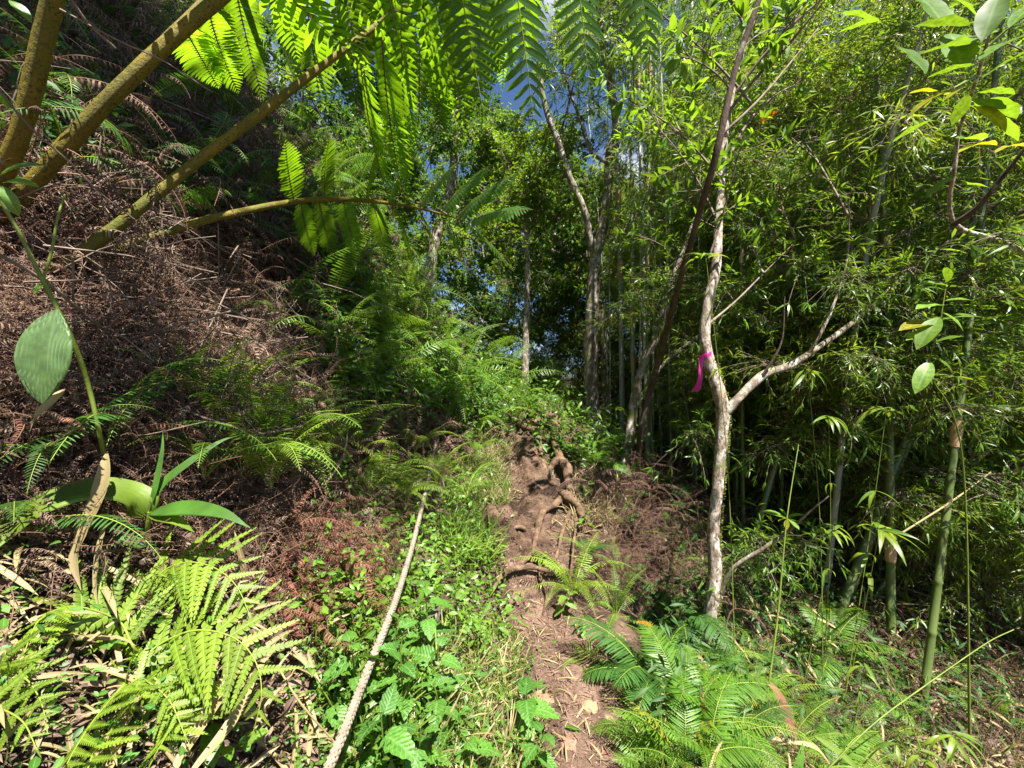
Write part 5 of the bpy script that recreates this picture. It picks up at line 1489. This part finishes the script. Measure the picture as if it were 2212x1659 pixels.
for lab, pl, W, m in DB:
    c0 = PG(*pl[0], .04)
    link_o = link('dry_blade' if m in (M_STRAW, M_DEADRED) else 'leaf_blade', blade(pl, W, None, 'lance', 7, depth=.10).build('blade', [m], c0), loc=c0)
    tag(link_o, lab, 'leaf blade')

ST = [
 ('broken reddish brown stalk standing in the dead fern', [(345, 930, 1.75), (352, 840, 1.8), (362, 770, 1.85), (358, 735, 1.85)], [.022, .021, .020, .018], M_SHEATH),
 ('fallen brown log lying across the dead fern', [(190, 742, 1.9), (260, 738, 1.9), (330, 742, 1.88), (360, 748, 1.85)], [.018, .019, .018, .016], M_RACHIS_DK),
 ('lower reddish stalk behind the strap leaf plant', [(318, 1290, 1.2), (325, 1180, 1.25), (335, 1080, 1.3), (345, 980, 1.45)], [.014, .014, .013, .011], M_SHEATH),
 ('long thin brown twig slanting across the yellow fern stalks', [(-20, 170, .8), (60, 270, .85), (150, 350, .9), (220, 420, .95), (292, 475, 1.0)], [.0022, .002, .002, .0018, .0015], M_TWIG),
 ('pale straight twig caught at the top left', [(140, -20, 1.0), (190, 50, 1.05), (250, 105, 1.1)], [.004, .0035, .003], M_TWIG),
 ('second thin twig crossing the upper yellow stalk', [(130, 20, 1.05), (260, 90, 1.05), (350, 130, 1.06), (460, 200, 1.1)], [.0025, .002, .002, .0015], M_TWIG),
 ('brown straight stem slanting down behind the pleated leaf', [(-20, 540, .95), (100, 610, 1.05), (200, 695, 1.2), (335, 800, 1.5)], [.0045, .004, .004, .003], M_TWIG),
 ('bent grey twig beside the bright sword fern', [(575, 1050, 1.7), (548, 985, 1.75), (535, 945, 1.8), (505, 920, 1.8)], [.004, .004, .0035, .002], M_TWIG),
 ('curved reddish twig arching behind the rope', [(690, 1060, 1.9), (735, 1000, 2.0), (750, 940, 2.05), (745, 870, 2.1)], [.005, .004, .003, .002], M_TWIG),
 ('tall thin yellow green stalk right of the ribbon tree foot', [(1642, 1620, 1.95), (1655, 1520, 1.98), (1680, 1330, 2.05), (1700, 1120, 2.1), (1725, 960, 2.2)], [.005, .0045, .004, .003, .002], M_STEM),
 ('long yellow green stem lying diagonally at bottom right', [(1760, 1690, 1.7), (1880, 1570, 1.75), (2000, 1480, 1.85), (2130, 1390, 1.95), (2190, 1360, 2.0)], [.003, .0028, .0026, .0024, .0018], M_STEM),
 ('thin bent green stem hanging above the diagonal one', [(1990, 1620, 1.8), (1950, 1520, 1.85), (1890, 1410, 1.9), (1850, 1390, 1.95)], [.0025, .0025, .002, .002], M_STEM),
 ('pale forked twig standing over the purple dead fern', [(1278, 1085, 3.9), (1300, 1040, 3.9), (1312, 1010, 3.9)], [.016, .015, .010], M_TWIG),
 ('second prong of the pale forked twig', [(1312, 1010, 3.9), (1330, 1045, 3.88), (1352, 1080, 3.85)], [.010, .012, .010], M_TWIG),
 ('dry yellow bamboo stick fallen in the right thicket', [(1950, 1150, 2.6), (2060, 1080, 2.8), (2140, 1020, 3.0)], [.006, .006, .004], M_STRAW),
 ('upright green vine stem on the brown slope', [(540, 960, 1.75), (548, 880, 1.8), (563, 800, 1.85), (550, 770, 1.9)], [.003, .003, .0028, .002], M_STEM),
 ('upright green stem through the nettles', [(955, 1560, 1.55), (945, 1430, 1.65), (938, 1330, 1.75)], [.005, .005, .004], M_STEM),
 ('thin tan twig beside the rope and lime fern', [(600, 1440, 1.05), (650, 1520, 1.05), (720, 1600, 1.1)], [.0025, .0025, .002], M_STRAW),
]
for lab, pl, rad, m in ST:
    c0 = PG(*pl[0], .02); k = 'stalk' if ('stalk' in lab or 'stem' in lab) else ('log' if 'log' in lab else 'twig')
    pts = np.array([PG(*q, .02) for q in pl])
    o = link({'stalk': 'plant_stalk', 'log': 'fallen_log', 'twig': 'twig'}[k], tube(Geo(), spline(pts, 30), rad, 7, rough=.08, seed=3).build('stalk', m, c0), loc=c0)
    tag(o, lab, k)

# loose twigs scattered on the bank
rngt = np.random.default_rng(31)
for i in range(70):
    px, py = rngt.uniform(60, 760), rngt.uniform(420, 1050)
    p = G(px, py)+np.array([.65, -.1, .7])*rngt.uniform(.12, .32)
    d = unit(rngt.normal(size=3)*[.8, .4, 1]+[0, 0, .3])*rngt.uniform(.25, .6)
    pts = np.array([p-d*.5, p+rngt.normal(size=3)*.04, p+d*.5])
    o = link('bank_twig', tube(Geo(), spline(pts, 10), [.004*rngt.uniform(.5, 1.3), .0015], 5).build('twig', M_TWIG, p), loc=p)
    tag(o, 'thin pale bare twig tangled in the dead fern bank', 'twig', 'twigs in the dead fern bank')

# ------------------------------------------------------------------ path things
def stone(label, b, r, mat, seed, flat=.55):
    rng = np.random.default_rng(seed)
    n, k = 9, 14
    V = []
    for i in range(n+1):
        th = PI*i/n
        for j in range(k):
            ph = 2*PI*j/k
            d = np.array([math.sin(th)*math.cos(ph), math.sin(th)*math.sin(ph), math.cos(th)])
            f = 1+.22*math.sin(3*d[0]+seed)*math.cos(2.5*d[1])+.12*math.sin(7*d[2]+5*d[0]+seed)
            V.append(np.round(d*f*7)/7*.35+d*f*.65)
    V = np.array(V)*[r, r*.8, r*flat]
    i, j = np.meshgrid(np.arange(n), np.arange(k), indexing='ij')
    F = np.stack([i*k+j, (i+1)*k+j, (i+1)*k+(j+1) % k, i*k+(j+1) % k], -1).reshape(-1, 4)
    o = link('stone', Geo().add(V, F).build('stone', [mat], None, False), loc=b+np.array([0, 0, r*flat*.35]), rot=(0, 0, rng.uniform(0, 6)))
    tag(o, label, 'stone')
stone('tan stone half set in the middle of the trail', G(1275, 1535), .045, M_STONE, 1)
stone('flat reddish stone on the trail near the bottom edge', G(1232, 1610), .045, M_STONE_R, 2, .3)
stone('rounded brown stone at the grassy trail edge', G(1170, 1520), .06, M_STONE_R, 3)
stone('dark rock showing beside the rope', G(915, 1345), .10, M_ROCK, 4)
stone('dark rock under the rope near the ribbed herb', G(870, 1270), .08, M_ROCK, 5)
def fallen_leaf(label, b, L, mat, yaw, seed, kind='ellip', W=.5):
    rng = np.random.default_rng(seed)
    o = link('fallen_leaf', Geo().add(*leaf_t(W, 7, kind, .3, .1, wave=.1)).build('fallen_leaf', [mat]), loc=b+np.array([0, 0, .018]), rot=(rng.normal()*.15, rng.normal()*.2, yaw), scale=L)
    tag(o, label, 'leaf')
fallen_leaf('fresh green leaf lying on the trail', G(1255, 1588), .07, M_NETTLE, 1.2, 1)
fallen_leaf('orange dead leaf caught on the fan fern', G(1370, 1435)+[0, -.03, .22], .09, M_ORANGE, -2.0, 2)
fallen_leaf('tan curled leaf near the right trail edge', G(1330, 1575), .06, M_STRAW, .6, 3)
fallen_leaf('pale dry leaf lying left of the tan stone', G(1258, 1505), .09, M_STRAW, 2.6, 4)
fallen_leaf('brown leaf at the foot of the lower trail', G(1300, 1640), .06, M_DEADRED, -1.0, 5)
fallen_leaf('red petal scrap on the lower trail', G(1352, 1602), .03, M_RED, 1.0, 6)
fallen_leaf('orange leaf hanging in the upper bamboo', P(1680, 245, 3.2), .16, M_ORANGE, .4, 7)

# ------------------------------------------------------------------ stuff: litter, grass, undergrowth
def stuff(name, label, g, mats, cat=None):
    o = link(name, g.build(name, mats)); o['kind'] = 'stuff'; o['label'] = label
    o['category'] = cat or name.replace('_', ' ')
    return o
def scatter_xy(n, f, rng):
    out = []
    while len(out) < n:
        p = f(rng)
        if p is not None: out.append(p)
    return np.array(out)
rngl = np.random.default_rng(71)
# needles, stems and chips on the trail
N = 16000
yy = rngl.uniform(.7, 5.5, N); xx = cx_of(yy)+.05+rngl.normal(size=N)*.22
pos = np.stack([xx, yy, H(xx, yy)+.016+rngl.random(N)*.012], 1)
d = rngl.normal(size=(N, 3)); d[:, 2] *= .12
g = Geo().inst(leaf_t(.10, 2, 'strap', .3, .15, mid=False), frames(d, rngl.normal(size=(N, 3))*.25+[0, 0, 1]), pos, rngl.uniform(.008, .035, N)*rngl.choice([.6, 1, 1.8], N), 0)
stuff('litter', 'fine brown plant litter covering the trail', g, [M_LITTER])
N = 450
yy = rngl.uniform(.7, 5, N); xx = cx_of(yy)+.05+rngl.normal(size=N)*.26
pos = np.stack([xx, yy, H(xx, yy)+.024+rngl.random(N)*.01], 1)
d = rngl.normal(size=(N, 3)); d[:, 2] *= .1
g = Geo().inst(leaf_t(.07, 3, 'strap', .3, .2, mid=False), frames(d, rngl.normal(size=(N, 3))*.2+[0, 0, 1]), pos, rngl.uniform(.04, .13, N), 0)
stuff('litter', 'pale straw bits strewn over the trail', g, [M_STRAW])
# straw and leaf litter on the left slope and under bamboo
S = np.concatenate([GM(rngl.uniform(-80, 720, 1000), rngl.uniform(1180, 1750, 1000)), GM(rngl.uniform(1480, 2300, 2000), rngl.uniform(1250, 1750, 2000))])
N = len(S); d = rngl.normal(size=(N, 3)); d[:, 2] *= .4
S[:, 2] += rngl.uniform(.01, .08, N)
g = Geo().inst(leaf_t(.075, 5, 'strap', .4, .5), frames(d, rngl.normal(size=(N, 3))*.5+[.2, -.2, 1]), S, rngl.uniform(.03, .13, N)*rngl.choice([.5, 1, 1.6], N)*(.4+.5*S[:, 1]), 0)
stuff('litter', 'tan dry leaves and straw littering the slopes', g, [M_STRAW])
S = np.concatenate([GM(rngl.uniform(-80, 720, 3000), rngl.uniform(1150, 1750, 3000)), GM(rngl.uniform(1450, 2300, 2200), rngl.uniform(1200, 1750, 2200))])
N = len(S); d = rngl.normal(size=(N, 3)); d[:, 2] *= .4
S[:, 2] += rngl.uniform(.005, .06, N)
g = Geo().inst(leaf_t(.3, 4, 'lance', .4, .5), frames(d, rngl.normal(size=(N, 3))*.5+[.2, -.2, 1]), S, rngl.uniform(.015, .05, N)*rngl.choice([.6, 1, 1.7], N)*(.4+.5*S[:, 1]), 0)
stuff('litter', 'brown curled dead leaves on the forest floor', g, [M_DEAD])
# grass
T_GR = leaf_t(.05, 4, 'blade', .2, .55, mid=False)
def grass(n_t, region, hgt, mats, label, per=18, seed=1, keep=None, fan=.7):
    rng = np.random.default_rng(seed)
    b = GM(rng.uniform(region[0], region[2], n_t), rng.uniform(region[1], region[3], n_t))
    if keep: b = b[keep(b)]
    N = len(b)*per
    D = rng.normal(size=(N, 3))*[fan, fan, .2]+[0, -.1, 1]
    Pp = np.repeat(b, per, 0)+rng.normal(size=(N, 3))*[.03, .03, .005]
    g = Geo().inst(T_GR, frames(D, rng.normal(size=D.shape)+[0, -.5, .3]), Pp, rng.uniform(.5, 1.2, N)*hgt, 0)
    return stuff('grass', label, g, mats)
left_of = lambda b: b[:, 0] < cx_of(b[:, 1])-.22
grass(200, (880, 1330, 1190, 1720), .11, [M_GRASS], 'fine green grass on the slope left of the trail', 16, 1, left_of)
grass(70, (900, 1400, 1200, 1740), .16, [M_STRAW], 'dry bleached grass leaning over the trail edge', 14, 2, left_of)
grass(110, (960, 930, 1100, 1160), .14, [M_GRASS], 'short mossy grass on the hump beside the clay step', 20, 3)
grass(70, (985, 930, 1090, 1120), .13, [M_STRAW], 'withered grass on the hump beside the clay step', 14, 4)
grass(70, (1060, 840, 1215, 915), .22, [M_GRASS], 'yellow green grass at the top of the step', 20, 5)
grass(45, (960, 1130, 1060, 1230), .24, [M_GRASS], 'arching grass clump beside the rope', 12, 6, left_of)
grass(60, (700, 1330, 900, 1650), .16, [M_GRASS], 'thin grass around the lower rope', 10, 7)
grass(120, (1560, 1430, 2230, 1700), .18, [M_GRASS], 'scattered grass among the ferns at lower right', 8, 8)
grass(60, (1230, 1010, 1330, 1160), .16, [M_STRAW], 'dry hanging grass roots beside the root end', 12, 9)
grass(40, (1380, 1560, 1480, 1720), .16, [M_GRASS], 'grass along the right trail edge', 8, 10)
# small leafed ground cover and creepers on the bank
rngu = np.random.default_rng(91)
def ground_cover(n, region, label, mat, T, size, lift, seed, keep=None, nrm=(.5, -.2, .8)):
    rng = np.random.default_rng(seed)
    b = GM(rng.uniform(region[0], region[2], n), rng.uniform(region[1], region[3], n))
    b = b[b[:, 1] < 16]
    if keep: b = b[keep(b)]
    b = b+np.array(nrm)*rng.uniform(*lift, len(b))[:, None]
    pts = np.repeat(b, 7, 0); N = len(pts)
    pts = pts+rng.normal(size=(N, 3))*(.05*(1+.12*pts[:, 1:2]))
    d = rng.normal(size=(N, 3))*[1, 1, .5]+[.1, -.15, -.15]
    g = Geo().inst(T, frames(d, rng.normal(size=(N, 3))*.5+np.array(nrm)), pts, rng.uniform(*size, N)*(1+.06*pts[:, 1]), 0)
    return stuff('undergrowth', label, g, [mat])
ground_cover(4200, (560, 330, 1180, 940), 'small leaved creepers matting the sunlit bank', M_VINE, leaf_t(.42, 3, 'ellip', .2, .2), (.03, .07), (.02, .45), 1, lit_bank)
ground_cover(1500, (560, 330, 1180, 940), 'darker creeper leaves filling the sunlit bank', M_SWORD_DK, leaf_t(.34, 3, 'lance', .2, .3), (.04, .10), (.0, .35), 2, lit_bank)
ground_cover(1000, (640, 1130, 1180, 1740), 'tiny green weeds carpeting the left trail slope', M_RIBBED, leaf_t(.6, 2, 'ellip', .2, .2), (.012, .028), (.0, .07), 3, left_of)
ground_cover(500, (1150, 820, 1520, 1010), 'leafy weeds behind the root step', M_VINE, leaf_t(.34, 3, 'lance', .2, .3), (.04, .09), (.0, .3), 4, nrm=(0, -.2, 1))
ground_cover(600, (1420, 1150, 2260, 1640), 'dark leafy weeds on the bamboo floor', M_SWORD_DK, leaf_t(.22, 3, 'lance', .2, .3), (.04, .10), (.0, .2), 5, nrm=(0, -.2, 1))
ground_cover(1300, (-60, -20, 740, 560), 'sparse shaded leaves in the upper bank tangle', M_SWORD_DK, leaf_t(.34, 3, 'lance', .2, .3), (.03, .08), (.1, .5), 6)
ground_cover(160, (-60, 1150, 720, 1740), 'scattered green weeds on the littered lower left slope', M_NETTLE, leaf_t(.5, 3, 'ellip', .2, .2), (.012, .03), (.0, .06), 7)
ground_cover(500, (640, 1000, 1120, 1400), 'light green leafy weeds around the rope', M_RIBBED, leaf_t(.45, 3, 'ellip', .2, .2), (.025, .05), (.02, .12), 8, left_of)
